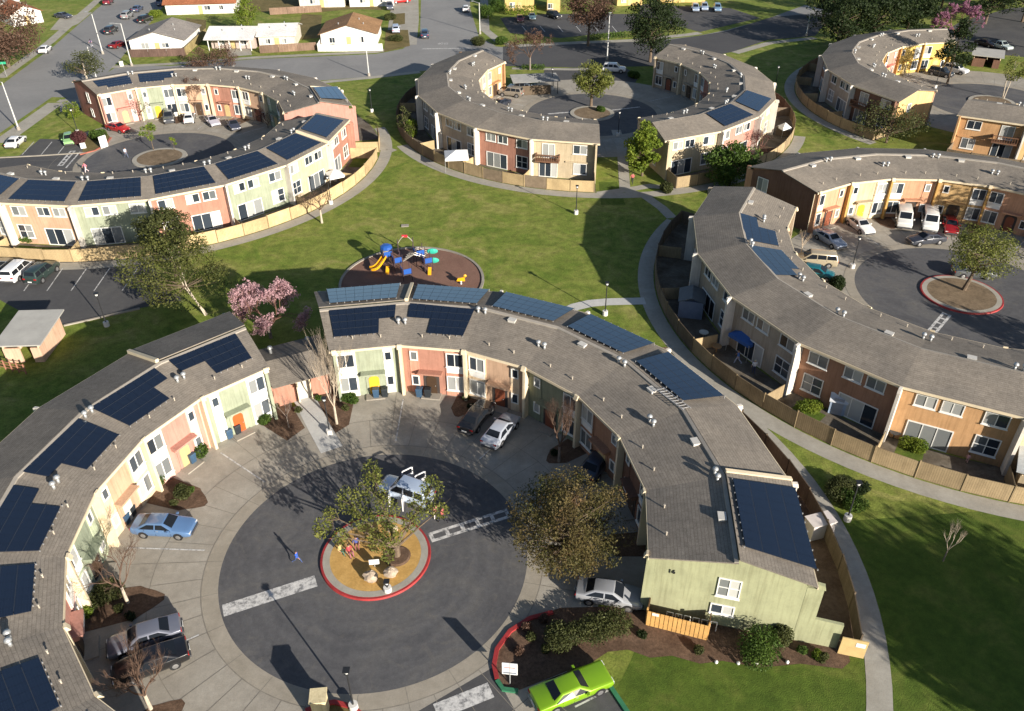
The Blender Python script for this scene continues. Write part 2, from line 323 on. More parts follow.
def terrace(key, a0, pitch, colours, label, inner=(), outer=(), raised=(), doors=None, kinds=None, balcony=(), fin_in=CREAM, accents=None, seed=0, vpar=0, panels_in=()):
    c = CEN[key]; n = len(colours); rng = random.Random(seed + 3)
    mid = a0 + pitch * n / 2
    t = thing('terraced_townhouses', label, 'terrace', P3(c, 26, mid, 0))
    B = [a0 + pitch * k for k in range(n + 1)]
    rin, rout, rcap, fas = MB(), MB(), MB(), MB()
    for k in range(n):
        a, b = B[k], B[k + 1]; rs = .2 if k in raised else 0.0
        w = wallm(colours[k])
        pf = prof(rs); pr = MB(); m_ = len(pf); e = .02
        pr.add([P3(c, r, a, z) for r, z in pf] + [P3(c, r, b, z) for r, z in pf], [tuple(range(m_)), tuple(range(2 * m_ - 1, m_ - 1, -1))] + [(i, m_ + i, m_ + (i + 1) % m_, (i + 1) % m_) for i in range(m_)])
        fixn(obj('wall', pr, w, t, label={'celadon': 'pale green', 'terra': 'terracotta'}.get(colours[k], colours[k]) + ' stucco wall'))
        # roof slopes, as slabs
        ea, eb = (a - .75 if k == 0 else a), (b + .75 if k == n - 1 else b)
        def slab(mb, r0, z0, r1, z1, th, ea=ea, eb=eb):
            q = [P3(c, r0, ea, z0), P3(c, r0, eb, z0), P3(c, r1, eb, z1), P3(c, r1, ea, z1)]
            l0 = (Vector(q[1]) - Vector(q[0])).length; l1 = (Vector(q[2]) - Vector(q[3])).length; h = (Vector(q[3]) - Vector(q[0])).length; o = k * 9.13
            bt = [(x, y, z - th) for x, y, z in q]
            U = [(-l0 / 2 + o, 0), (l0 / 2 + o, 0), (l1 / 2 + o, h), (-l1 / 2 + o, h)]
            mb.add(bt + q, [(3, 2, 1, 0), (4, 5, 6, 7), (0, 1, 5, 4), (1, 2, 6, 5), (2, 3, 7, 6), (3, 0, 4, 7)], [U, U, [(0, 0), (.2, 0), (.2, .1), (0, .1)], [(0, 0), (.2, 0), (.2, .1), (0, .1)], [(0, 0), (.2, 0), (.2, .1), (0, .1)], [(0, 0), (.2, 0), (.2, .1), (0, .1)]])
        slab(rin, R_EIN, Z_E, R_RDG - .02, Z_R, .1)
        slab(rout, R_RDG, Z_R + STEP + rs, R_EOUT, Z_EO + rs, .1)
        # step at the ridge: pale flashing and cap
        rcap.hexa([P3(c, R_RDG - .32, ea, Z_R - .05), P3(c, R_RDG - .32, eb, Z_R - .05), P3(c, R_RDG - .03, eb, Z_R + .02), P3(c, R_RDG - .03, ea, Z_R + .02)], [P3(c, R_RDG - .30, ea, Z_R + .06), P3(c, R_RDG - .30, eb, Z_R + .06), P3(c, R_RDG - .04, eb, Z_R + .12), P3(c, R_RDG - .04, ea, Z_R + .12)])
        if rs:
            for ang in ((a if k else None), (b if k < n - 1 else None)):
                if ang is None: continue
                k2 = MB(); sg = -1 if ang == a else 1
                k2.hexa([P3(c, R_RDG + .02, ang + sg * .02, Z_R + .1), P3(c, R_EOUT + .1, ang + sg * .02, Z_EO - .1), P3(c, R_EOUT + .1, ang + sg * .6, Z_EO - .1), P3(c, R_RDG + .02, ang + sg * .75, Z_R + .1)],
                        [P3(c, R_RDG + .02, ang + sg * .02, Z_R + STEP + rs + .12), P3(c, R_EOUT + .1, ang + sg * .02, Z_EO + rs + .12), P3(c, R_EOUT + .1, ang + sg * .6, Z_EO + rs + .12), P3(c, R_RDG + .02, ang + sg * .75, Z_R + STEP + rs + .12)])
                fixn(obj('parapet', k2, CREAM, t))
        # eave boards
        for r_, zz, lo in ((R_EIN, Z_E, -1), (R_EOUT, Z_EO + rs, 1)):
            fas.hexa([P3(c, r_ + lo * .004, ea, zz - .26), P3(c, r_ + lo * .004, eb, zz - .26), P3(c, r_ + lo * .07, eb, zz - .26), P3(c, r_ + lo * .07, ea, zz - .26)], [P3(c, r_ + lo * .004, ea, zz - .02), P3(c, r_ + lo * .004, eb, zz - .02), P3(c, r_ + lo * .07, eb, zz - .02), P3(c, r_ + lo * .07, ea, zz - .02)])
        kind = (kinds[k] if kinds else (n - 1 - k) % 2)
        if k in inner:
            ac = accents[k] if accents else {'celadon': M('accent_white', (.66, .66, .58), .05), 'green': M('accent_white', (.66, .66, .58), .05), 'pink': M('accent_pink', (.72, .42, .36), .05), 'salmon': stucco('accent_salmon', (.58, .27, .19)), 'peach': stucco('accent_peach', (.72, .56, .38)), 'cream': stucco('accent_cream', (.74, .62, .4)), 'sage': stucco('accent_sage', (.46, .52, .36))}.get(colours[k], w)
            inner_facade(c, a, b, t, kind, w, ac, (doors or {}).get(k, rng.choice(['dark', 'tan', 'brown'])))
        if k in outer: outer_facade(c, a, b, t, kind, w, 'balcony' if k in balcony else 'plain')
        # small things on the roof
        for j in range(2):
            f = (j + .7) / 2.5; an = a + pitch * f; r_ = 21.25 + .15 * rng.random(); z_ = Z_E + (Z_R - Z_E) * (r_ - R_EIN) / (R_RDG - R_EIN)
            p = P3(c, r_, an, z_ - .05); v = MB(); v.tube(p, (p[0], p[1], z_ + .3), .05, .05, 6); v.tube((p[0], p[1], z_ + .301), (p[0], p[1], z_ + .36), .08, .08, 6); obj('vent_pipe', v, M('vent_pipe_beige', (.42, .37, .3), .15), t)
        an = B[k]; near = (k + vpar) % 2
        for dq in ((-.8, .8) if k else ()):
            r_ = 23.0 if near else 25.3; q = an + dq; z_ = Z_E + (Z_R - Z_E) * (r_ - R_EIN) / (R_RDG - R_EIN); p = P3(c, r_, q, z_ - .05)
            v = MB(); v.tube(p, (p[0], p[1], z_ + .35), .12, .12, 8); v.lathe((p[0], p[1], z_ + .35), [(0.0, .0), (.16, .02), (.25, .16), (.18, .3), (0.0, .36)], 8); obj('turbine_vent', v, GALV, t, smooth=True)
        if k in panels_in: continue
        r_ = 25.0; an = (a + b) / 2 + rng.uniform(-2, 2); z_ = Z_E + (Z_R - Z_E) * (r_ - R_EIN) / (R_RDG - R_EIN); p = P(c, r_, an)
        v = MB(); v.box((p[0], p[1], z_ + .1), (.5, .7, .28), R(an)); v.box((p[0], p[1], z_ + .262), (.58, .78, .04), R(an)); obj('roof_vent_box', v, M('vent_pale', (.5, .48, .44), .1), t)
    obj('roof', rin, ROOF, t, label='slope facing the court'); obj('roof', rout, ROOF, t, label='slope facing the yards'); obj('ridge_flashing', fixn_mb(rcap), M('ridge_flashing', (.3, .27, .23), .1), t); obj('eave_board', fas, CREAM, t)
    # fin walls between the houses
    for k in range(n + 1):
        a = B[k]; hw = .13
        u = Vector((cos(R(a)), sin(R(a)), 0)); tt = Vector((-u.y, u.x, 0)); o = Vector((c[0], c[1], 0))
        sh = tt * (0 if 0 < k < n else (hw * .9 if k == 0 else -hw * .9))
        for r0, r1, za, zb, nm in ((R_OUT + .005, 31.55, 5.95, 5.6, 'fin_wall'), (20.05, R_IN - .005, 5.35, 5.45, 'fin_wall')):
            if nm == 'fin_wall' and r0 > 25: z0, z1 = Z_E - .3, Z_E - .3
            v = MB(); Q = lambda r, q, z: tuple(o + u * r + tt * q + sh + Vector((0, 0, z)))
            if r0 > 25:
                v.hexa([Q(r0, -hw, 0), Q(r1, -hw, 0), Q(r1, hw, 0), Q(r0, hw, 0)], [Q(r0, -hw, Z_E - .3), Q(r1, -hw, Z_E - .3), Q(r1, hw, Z_E - .3), Q(r0, hw, Z_E - .3)])
                v.hexa([Q(R_EOUT + .08, -hw, Z_E - .298), Q(r1 + .1, -hw, Z_E - .298), Q(r1 + .1, hw, Z_E - .298), Q(R_EOUT + .08, hw, Z_E - .298)], [Q(R_EOUT + .08, -hw, Z_E + .14), Q(r1, -hw, Z_E + .08), Q(r1, hw, Z_E + .08), Q(R_EOUT + .08, hw, Z_E + .14)])
                obj('fin_wall', v, WHITE_ST if 0 < k < n else wallm(colours[0 if k == 0 else n - 1]), t)
            else:
                v.hexa([Q(r0, -hw, 0), Q(r1, -hw, 0), Q(r1, hw, 0), Q(r0, hw, 0)], [Q(r0 + .1, -hw, Z_E - .3), Q(r1, -hw, Z_E - .3), Q(r1, hw, Z_E - .3), Q(r0 + .1, hw, Z_E - .3)])
                obj('fin_wall', v, fin_in if 0 < k < n else wallm(colours[0 if k == 0 else n - 1]), t)
                dp = MB(); dp.tube(Q(R_IN - .06, hw + .14, .03), Q(R_IN - .06, hw + .14, Z_E - .35), .05, None, 6); obj('downpipe', dp, CREAM, t)
                cp = MB(); cp.hexa([Q(r0 - .15, -hw - .08, Z_E - .3), Q(R_EIN - .075, -hw - .08, Z_E - .3), Q(R_EIN - .075, hw + .08, Z_E - .3), Q(r0 - .15, hw + .08, Z_E - .3)], [Q(r0 + .02, -hw - .08, Z_E + .08), Q(R_EIN - .075, -hw - .08, Z_E + .1), Q(R_EIN - .075, hw + .08, Z_E + .1), Q(r0 + .02, hw + .08, Z_E + .08)])
                obj('eave_block', cp, CREAM, t)
    return t
def fixn_mb(mb): return mb
WHITE_ST = stucco('stucco_white_fin', (.66, .61, .54))
def end_windows(key, ang, par, spec, outward):
    "windows in a gable end; spec: (radius, z, w, h, cols, rows)"
    c = CEN[key]; p0, p1 = P(c, R_IN, ang), P(c, R_OUT, ang)
    fr = Fr(p0, p1) if outward < 0 else Fr(p1, p0)
    for r, z, w, h, co, ro in spec:
        u = (r - (R_IN + R_OUT) / 2) * (1 if outward < 0 else -1)
        window(fr, u, z, w, h, par, co, ro)
    return fr
def lowwing(key, ang, par, mat, outward):
    "low stucco yard wall that carries the gable end on to the fence"
    c = CEN[key]; v = MB(); s = .12 if outward < 0 else -.12
    a2 = ang + outward * -.4
    v.hexa([P3(c, R_OUT + .003, ang, 0), P3(c, 33.4, ang, 0), P3(c, 33.4, a2, 0), P3(c, R_OUT + .003, a2, 0)], [P3(c, R_OUT + .003, ang, 2.6), P3(c, 33.4, ang, 2.45), P3(c, 33.4, a2, 2.45), P3(c, R_OUT + .003, a2, 2.6)])
    fixn(obj('wing_wall', v, mat, par))
# ------------------------------------------------------------------ solar arrays
def solar(key, a, b, side, label, notch=None, lift=0.0, tilt=0.0, cols=8, r0=None, r1=None, sub=None):
    c = CEN[key]; mid = (a + b) / 2
    if side == 'in':
        ra, rb = (r0 or 21.9), (r1 or 25.75); zf = lambda r: Z_E + (Z_R - Z_E) * (r - R_EIN) / (R_RDG - R_EIN) + .14
    else:
        ra, rb = (r0 or 26.3), (r1 or 30.35); zf = lambda r: Z_R + STEP + lift + (Z_EO - Z_R - STEP) * (r - R_RDG) / (R_EOUT - R_RDG) + .16 + tilt * (r - R_RDG) / 4.5
    t = thing('solar_array', label, 'solar panels', P3(c, (ra + rb) / 2, mid, zf((ra + rb) / 2)), 0, 'solar arrays on the terrace roofs')
    rows = 4; pm, fr = MB(), MB()
    for i in range(rows):
        q0, q1 = ra + (rb - ra) * i / rows + .012, ra + (rb - ra) * (i + 1) / rows - .012
        for j in range(cols):
            f0, f1 = j / cols, (j + 1) / cols
            if notch and i < notch[0] and notch[1] <= (f0 + f1) / 2 <= notch[2]: continue
            g = .012 / 25 * 57.3
            A0, A1 = a + (b - a) * f0 + g, a + (b - a) * f1 - g
            # straight chord rows: modules are flat rectangles, so interpolate between the end points
            def pt(r, f): p = Vector(P3(c, r, a, zf(r))); q = Vector(P3(c, r, b, zf(r))); return p + (q - p) * f
            e = .0015
            q = [pt(q0, f0 + e), pt(q0, f1 - e), pt(q1, f1 - e), pt(q1, f0 + e)]
            L = (q[1] - q[0]).length; H = (q[3] - q[0]).length
            bt = [v - Vector((0, 0, .045)) for v in q]; U = [(0, 0), (L, 0), (L, H), (0, H)]; z4 = [(0, 0)] * 4
            pm.add(bt + q, [(3, 2, 1, 0), (4, 5, 6, 7), (0, 1, 5, 4), (1, 2, 6, 5), (2, 3, 7, 6), (3, 0, 4, 7)], [z4, U, z4, z4, z4, z4])
    obj('panels', pm, SOLAR, t)
    ra_ = MB()
    for i in range(1, rows):
        r_ = ra + (rb - ra) * i / rows; lo, hi = (notch[1], notch[2]) if notch and i <= notch[0] else (2, 2)
        segs = [(0.0, 1.0)] if lo > 1 else ([(hi, 1.0)] if lo <= 0 else [(0.0, lo)])
        p, q = Vector(P3(c, r_, a, zf(r_) + .004)), Vector(P3(c, r_, b, zf(r_) + .004)); u = Vector((cos(R(mid)), sin(R(mid)), 0)) * .022
        for s0, s1 in segs: A_, B_ = p.lerp(q, s0), p.lerp(q, s1); dn = Vector((0, 0, .03)); ra_.hexa([A_ - u - dn, B_ - u - dn, B_ + u - dn, A_ + u - dn], [A_ - u, B_ - u, B_ + u, A_ + u])
    obj('seam_rails', ra_, M('seam_rail', (.045, .05, .06), .1, 4, .4, .3), t)
    for f in [i / 9 for i in range(10)]:
        if notch and notch[1] <= f <= notch[2] and side == 'in': continue
        for r_ in ((ra - .05,) if side == 'in' else (ra - .05, rb + .05)):
            p = Vector(P3(c, r_, a, zf(r_))).lerp(Vector(P3(c, r_, b, zf(r_))), f)
            dz = .06 + (tilt if r_ > rb else 0) / 2; fr.box((p.x, p.y, p.z - dz), (.07, .07, .12 + 2 * (dz - .06)), R(mid))
    obj('mounting_feet', fr, M('panel_clamp', (.33, .33, .33), .1, 4, .4, .4), t)
    return t
# ------------------------------------------------------------------ the terraces
def rangeb(*a): return set(a)
tA2 = terrace('A', -14.6, 17.41, ['green', 'brown', 'rust', 'olive', 'peach', 'salmon', 'celadon'],
    'curved terrace wrapping the right side of the front court, pale green gable end marked 16', inner={1, 2, 3, 4, 5, 6}, raised={0, 6}, doors={6: 'yellow', 5: 'dark', 4: 'brown'}, seed=1, vpar=1, panels_in={5, 6})
tA1 = terrace('A', 124.3, 17.4, ['celadon', 'pink', 'peach', 'sage', 'pink', 'peach', 'celadon'],
    'curved terrace along the left edge, navy solar arrays over green and pink fronts', inner={0, 1, 2, 3, 4}, raised={0}, doors={0: 'red', 1: 'tan', 2: 'white'}, kinds=[1, 0, 1, 0, 1, 0, 1], seed=2, panels_in={0, 1, 2, 3, 4, 5})
tB1 = terrace('B', 13, 17.3, ['pink', 'sage', 'peach', 'salmon', 'peach', 'celadon', 'pink'],
    'curved terrace at upper left with brick-pink gable end beside the street and yellow arched door', inner={1, 2, 3, 4, 5, 6}, raised={0}, doors={5: 'yellow', 6: 'tan', 4: 'dark', 3: 'tan'}, seed=3, panels_in={5, 6})
tB2 = terrace('B', -122.5, 17.35, ['cream', 'peach', 'celadon', 'salmon', 'celadon', 'cream', 'salmon'],
    'curved terrace with sunlit peach, green and salmon back walls behind a pale fence, upper left', outer={0, 1, 2, 3, 4, 5, 6}, raised={6}, seed=4)
tC1 = terrace('C', -219.3, 17.9, ['orange', 'tan', 'cream', 'grey', 'tan', 'salmon', 'cream'],
    'curved terrace without solar panels at top centre, cream end unit with a balcony', inner={0, 1}, outer={2, 3, 4, 5, 6}, balcony={6}, kinds=[0, 1, 0, 1, 0, 0, 0], seed=5)
tC2 = terrace('C', -74.8, 17.8, ['cream', 'pink', 'cream', 'tan', 'salmon', 'tan', 'tan'],
    'curved terrace top centre-right with two blue solar arrays, behind the bright green trees', inner={4, 5, 6}, outer={0, 1, 2}, balcony=set(), seed=6)
tD1 = terrace('D', 145.8, 17.6, ['tan', 'tan', 'tan', 'taupe', 'rust', 'orange', 'cream'],
    'curved terrace at right showing taupe, rust and orange back walls with white fins', outer={0, 1, 2, 3, 4, 5, 6}, kinds=[0, 0, 0, 0, 1, 0, 0], seed=7, panels_in={1, 2})
tD2 = terrace('D', 9, 17.0, ['tan', 'ochre', 'terra', 'ochre', 'terra', 'cream', 'terra'],
    'curved terrace at right edge fronted by two white vans, dark brown gable end', inner={1, 2, 3, 4, 5, 6}, fin_in=stucco('fin_ochre', (.5, .3, .1)), doors={6: 'brown', 5: 'yellow', 4: 'dark', 3: 'dark'}, seed=8)
tE1 = terrace('E', -272, 18.0, ['yellow', 'yellow', 'rose', 'yellow', 'rust', 'taupe', 'brown'],
    'curved terrace far upper right, its bright peach gable end facing the front', inner={0, 1, 2, 3, 4}, outer={3, 4, 5, 6}, fin_in=stucco('fin_ochre', (.5, .3, .1)), balcony={6}, seed=9)
tE2 = terrace('E', -127.5, 17.3, ['orange', 'ochre', 'yellow', 'orange'],
    'orange terrace cut by the right edge near the top, behind the court with white vans', outer={0, 1, 2}, balcony={0}, seed=10)
# gable ends that show another colour than their unit
def gable(key, ang, par, mat, outward):
    c = CEN[key]; s = outward * .07 / 26 * 57.3
    pf = [(R_IN - .005, 0), (R_IN - .005, Z_E - .13), (R_RDG, Z_R - .23), (R_RDG + .02, Z_R - .04), (R_OUT + .005, Z_E - .13), (R_OUT + .005, 0)]
    v = MB(); m_ = len(pf); v.add([P3(c, r, ang, z) for r, z in pf] + [P3(c, r, ang + s, z) for r, z in pf], [tuple(range(m_)), tuple(range(2 * m_ - 1, m_ - 1, -1))] + [(i, m_ + i, m_ + (i + 1) % m_, (i + 1) % m_) for i in range(m_)])
    fixn(obj('gable_wall', v, mat, par))
gable('D', 128.0, tD2, wallm('brown'), 1); gable('E', -146, tE1, stucco('stucco_bright_peach', (.72, .45, .2)), 1)
gable('B', 134.1, tB1, stucco('stucco_brick_pink', (.36, .16, .125)), 1); gable('C', 140.7, tC1, stucco('stucco_tan_orange', (.5, .3, .13)), -1)
frE = end_windows('A', -14.6 - .02, tA2, [(25.75, 3.2, 1.35, 1.6, 2, 2), (25.6, 1.35, 1.45, .8, 2, 1)], -1)
lowwing('A', -14.6, tA2, wallm('green'), -1)
end_windows('B', 134.35, tB1, [(25.6, 3.3, .9, 1.6, 1, 2), (25.6, .9, .8, 1.2, 1, 2)], 1)
end_windows('B', 12.9, tB1, [(25.6, 3.7, 1.6, 1.2, 2, 1)], -1)
end_windows('B', -1.0, tB2, [(26.5, 3.6, 1.0, 1.5, 2, 1), (25.0, .9, 1.3, 1.3, 2, 1)], 1)
end_windows('D', 128.25, tD2, [(28.6, 3.2, 1.5, 1.7, 2, 1)], 1)
end_windows('C', -74.9, tC2, [(23.5, 3.6, .8, 1.2, 1, 1), (27.5, 1.0, .8, 1.2, 1, 1)], -1)
end_windows('E', -145.7, tE1, [(27.5, 3.6, .9, 1.2, 1, 1)], 1)
# house number on the green gable
def text_obj(name, body, size, mat, par, mtx, depth=.02):
    cu = bpy.data.curves.new(name, 'FONT'); cu.body = body; cu.size = size; cu.extrude = depth; cu.align_x = 'CENTER'; cu.align_y = 'CENTER'; cu.offset = .012 * size
    tmp = bpy.data.objects.new('tmp', cu); COL.objects.link(tmp); bpy.context.view_layer.update()
    me = bpy.data.meshes.new_from_object(tmp.evaluated_get(bpy.context.evaluated_depsgraph_get())); bpy.data.objects.remove(tmp); bpy.data.curves.remove(cu)
    me.name = name; me.materials.clear(); me.materials.append(mat)
    o = bpy.data.objects.new(name, me); COL.objects.link(o)
    if par: o.parent = par; mtx = Matrix.Translation(-Vector(par.location)) @ mtx
    o.matrix_local = mtx
    return o
def frame_mtx(fr, u, z, d):
    mm = Matrix((fr.u, Vector((0, 0, 1)), fr.n)).transposed().to_4x4(); mm.translation = fr.p(u, z, d); return mm
text_obj('house_number', '16', .5, BLACK, tA2, frame_mtx(frE, 21.9 - 25.625, 4.55, .03))
# porch walls / small patio fence on that gable
def patio_fence():
    t = thing('patio_fence', 'short orange-tan timber screen fence in front of the pale green gable end', 'fence', tuple(G(676, 640)))
    A0, A1 = P(CEN['A'], 20.7, -18.0), P(CEN['A'], 24.9, -18.0); fr = Fr(A0, A1); m_ = M('fresh_pine', (.55, .31, .1), .15)
    n = 14
    for k in range(n):
        v = MB(); u0 = -fr.w / 2 + fr.w * k / n; fr.box(v, u0 + .02, u0 + fr.w / n - .02, .05, 1.55, 0, .03); obj('board', v, m_, t)
    v = MB(); fr.box(v, -fr.w / 2, fr.w / 2, .3, .42, -.06, -.003); fr.box(v, -fr.w / 2, fr.w / 2, 1.2, 1.32, -.06, -.003); obj('rail', v, m_, t)
    for s in (-1, 1):
        v = MB(); fr.box(v, s * fr.w / 2 - .06, s * fr.w / 2 + .06, 0, 1.7, -.19, -.065); obj('post', v, m_, t)
        v = MB(); a, b = (s * fr.w / 2 - .04, s * fr.w / 2 + .04); fr.box(v, a, b, .05, 1.5, -1.2, -.2); obj('side_panel', v, boards('boards_brown', (.2, .12, .06)), t)
    v = MB(); fr.box(v, -fr.w / 2 + .35, -fr.w / 2 + .8, 1.25, 1.5, .033, .05); obj('notice', v, WHITE, t)
    return fr
frP = patio_fence()
E2 = 'solar array'
AL = lambda i: -14.6 + 17.41 * i
for i, lab, nt in ((6, 'navy solar array with a stepped corner above the pale green house with the yellow door', (2, .0, .28)), (5, 'navy stepped solar array above the salmon red house with the dark arched door', (2, .62, 1.0))):
    solar('A', AL(i) + 1.8, AL(i) + 16.2, 'in', lab, nt)
LB = {6: 'sky-reflecting blue solar array just below the playground, leftmost on the rear slope', 5: 'grey-blue solar array on the rear slope right below the playground, second from the left', 4: 'narrow blue solar array on the rear roof slope left of the white concrete path',
      3: 'blue solar array on the rear slope beside the lamp on the small lawn wedge', 2: 'wide blue solar array on the rear slope beside the white ladder on the roof', 0: 'dark navy solar array on the end roof above the gable marked 16'}
for i, lab in LB.items(): solar('A', AL(i) + 1.8, AL(i) + 15.8, 'out', lab, lift=.2 if i in (0, 6) else 0.05, tilt=0.0 if i == 0 else .2, r1=31.0 if i == 0 else None)
AW = lambda i: 124.3 + 17.4 * i
for i, lab, nt in ((0, 'navy stepped solar array over the green house with the red door', (2, .62, 1)), (1, 'navy stepped solar array under the white roof board, above the salmon pink house', (2, .0, .25)), (2, 'largest navy solar array on the left terrace, above the peach house by the blue sedan', (2, .70, 1)),
                   (3, 'navy solar array at the left edge above the bare tree and sage house', (2, 0.0, .22)), (4, 'navy solar array at the left edge level with the bare tree by two parked sedans', (2, .7, 1)), (5, 'navy solar array in the lower left corner of the picture', (2, .0, .3))):
    solar('A', AW(i) + 1.7, AW(i) + 16, 'in', lab, nt)
BW = lambda i: -122.5 + 17.35 * i
for i, lab in ((0, 'blue solar array cut by the left edge beside the parking stalls'), (1, 'navy solar array above the peach back wall at the left edge'), (2, 'navy solar array above the green back wall shaded by the big tree'), (3, 'navy solar array above the salmon back wall behind the big tree'), (4, 'navy solar array above the green back wall near the bare lawn tree'), (5, 'navy solar array above the cream back wall'), (6, 'dark blue solar array on the raised end roof above the salmon gable')):
    solar('B', BW(i) + 1.6, BW(i) + 15.7, 'out', lab, lift=.2 if i == 6 else 0)
BN = lambda i: 13 + 17.3 * i
solar('B', BN(6) + .6, BN(6) + 14.6, 'in', 'navy stepped solar array beside the brick-pink gable near the street corner', (1, .7, 1), r0=21.9, r1=25)
solar('B', BN(5) + .6, BN(5) + 14.6, 'in', 'navy stepped solar array above the house with the yellow arched door', (1, 0, .3), r0=21.9, r1=25)
solar('B', BN(0) + 1.8, BN(0) + 15.8, 'out', 'bright blue solar array with a white edge above the pink gable at the lawn corner', lift=.2, tilt=.4)
CN = lambda i: -74.8 + 17.8 * i
solar('C', CN(1) + 2.2, CN(1) + 16.4, 'out', 'dark blue solar array on the top centre-right terrace, above the pink back wall', r0=25.3, r1=29.9) if False else None
solar('C', CN(1) + 2.5, CN(1) + 16.6, 'out', 'dark blue solar array on the top centre-right terrace, nearer the bright green tree')
solar('C', CN(2) + 2.5, CN(2) + 16.6, 'out', 'dark blue solar array on the top centre-right terrace, nearer the shaded lawn')
DN_ = lambda i: 145.8 + 17.6 * i
solar('D', DN_(1) - .2, DN_(1) + 15.2, 'in', 'blue solar array on the right terrace, the one nearer the brown gable', (2, 0, .4))
solar('D', DN_(2) + .4, DN_(2) + 15.6, 'in', 'blue solar array on the right terrace, the one nearer the tan minivan', (1, .75, 1))
# gatehouse roof between the two front terraces
def gatehouse():
    c = CEN['A']; t = thing('gatehouse', 'low gatehouse with a dark shingle roof and salmon walls bridging the two front terraces', 'gatehouse', P3(c, 24, 115.8, 0))
    v = MB(); z0, z1 = 2.75, 3.55
    A, Bn = 108.6, 123.2
    def q(r, a, z): return P3(c, r, a, z)
    rf = MB()
    for (r0, za), (r1, zb) in (((21.2, z0), (24.6, z1)), ((24.6, z1), (28.2, z0))):
        top = [q(r0, A, za), q(r0, Bn, za), q(r1, Bn, zb), q(r1, A, zb)]; U = [(0, 0), (5.5, 0), (6.2, 3.4), (0, 3.4)]; z4 = [(0, 0)] * 4
        rf.add([(x, y, z - .12) for x, y, z in top] + top, [(3, 2, 1, 0), (4, 5, 6, 7), (0, 1, 5, 4), (1, 2, 6, 5), (2, 3, 7, 6), (3, 0, 4, 7)], [z4, U, z4, z4, z4, z4])
    obj('roof', rf, ROOF, t)
    for a0, a1 in ((108.6, 113.6), (117.4, 123.2)):
        w = MB(); w.hexa([q(21.8, a0, 0), q(21.8, a1, 0), q(27.6, a1, 0), q(27.6, a0, 0)], [q(21.8, a0, 2.7), q(21.8, a1, 2.7), q(27.6, a1, 2.7), q(27.6, a0, 2.7)]); obj('wall', w, wallm('salmon'), t)
    for a_ in (113.9, 117.1):
        w = MB(); p = q(21.5, a_, 0); w.box((p[0], p[1], 1.3), (.16, .16, 2.6), R(a_)); obj('post', w, CREAM, t)
    w = MB(); p = q(21.75, 115.5, 0); fr = Fr(P(c, 21.9, 117.3), P(c, 21.9, 113.7)); fr.box(w, -.62, .62, .02, 2.2, 0, .05); obj('gate', w, M('gate_white', (.5, .47, .4)), t)
    for a_ in (111.5, 119.5):
        v = MB(); p = q(26.2, a_, 3.15); v.tube((p[0], p[1], 3.1), (p[0], p[1], 3.75), .15, .15, 8); v.lathe((p[0], p[1], 3.75), [(0, 0), (.26, .02), (.2, .2), (0, .26)], 8); obj('roof_vent', v, GALV, t)
gatehouse()
# ladder lying on the roof
def roof_ladder():
    t = thing('roof_ladder', 'white aluminium ladder lying on the shingle roof beside a blue solar array', 'ladder', tuple(G(673, 399, 7.0)))
    p0, p1 = G(659, 389, 6.98), G(687, 410, 6.98); d = (p1 - p0); L = d.length; d.normalize(); n = Vector((-d.y, d.x, 0)) * .42
    for s in (-1, 1): v = MB(); v.tube(p0 + n * s + Vector((0, 0, .12 - s * .1)), p1 + n * s + Vector((0, 0, .12 - s * .1)), .035, None, 5); obj('side_rail', v, M('aluminium', (.5, .5, .5), .1, 4, .4, .4), t)
    for k in range(9):
        q = p0 + d * L * (k + .5) / 9; v = MB(); v.tube(q + n + Vector((0, 0, .02)), q - n + Vector((0, 0, .22)), .022, None, 5); obj('rung', v, M('aluminium', (.5, .5, .5), .1, 4, .4, .4), t)
roof_ladder()
# ------------------------------------------------------------------ the ground
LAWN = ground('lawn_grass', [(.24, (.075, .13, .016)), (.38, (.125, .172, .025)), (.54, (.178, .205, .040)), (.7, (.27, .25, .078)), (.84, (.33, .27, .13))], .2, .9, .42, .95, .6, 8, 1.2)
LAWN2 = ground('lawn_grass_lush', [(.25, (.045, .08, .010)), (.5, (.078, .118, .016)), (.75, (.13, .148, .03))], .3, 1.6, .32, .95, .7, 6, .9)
ASPH = ground('asphalt', [(.25, (.062, .061, .064)), (.5, (.08, .079, .08)), (.72, (.10, .097, .093))], .12, 1.8, .13, .9, .25, 7, 1.2)
ASPH2 = ground('asphalt_old_road', [(.3, (.20, .197, .193)), (.7, (.25, .245, .236))], .09, 1.2, .08, .9, .2)
APRON = ground('court_concrete', [(.2, (.16, .145, .12)), (.34, (.27, .245, .205)), (.55, (.315, .288, .242)), (.75, (.375, .348, .298))], .3, 1.6, .13, .9, .2, 6, .5)
WALK = ground('path_concrete', [(.3, (.29, .268, .225)), (.7, (.37, .348, .298))], .4, 2.2, .12, .9, .2)
WALKB = ground('path_concrete_new', [(.3, (.42, .42, .40)), (.7, (.5, .49, .46))], .4, 2.2, .08)
MULCH = ground('bark_mulch', [(.3, (.085, .052, .034)), (.7, (.165, .105, .07))], .9, 5, .45, .95, .8)
YARD = ground('yard_ground', [(.25, (.07, .055, .038)), (.5, (.13, .11, .085)), (.75, (.2, .18, .145))], .5, 2.5, .3)
RUBBERG = ground('playground_rubber', [(.3, (.175, .098, .072)), (.7, (.22, .125, .092))], .5, 6, .18)
BARK = ground('yellow_woodchip', [(.3, (.42, .25, .075)), (.7, (.56, .35, .12))], 1.0, 6, .2)
DIRT = ground('bare_island_soil', [(.3, (.13, .095, .06)), (.7, (.23, .17, .11))], .8, 4, .3)
DRYG = ground('dry_weeds', [(.3, (.10, .085, .03)), (.7, (.19, .145, .06))], .5, 3, .35)
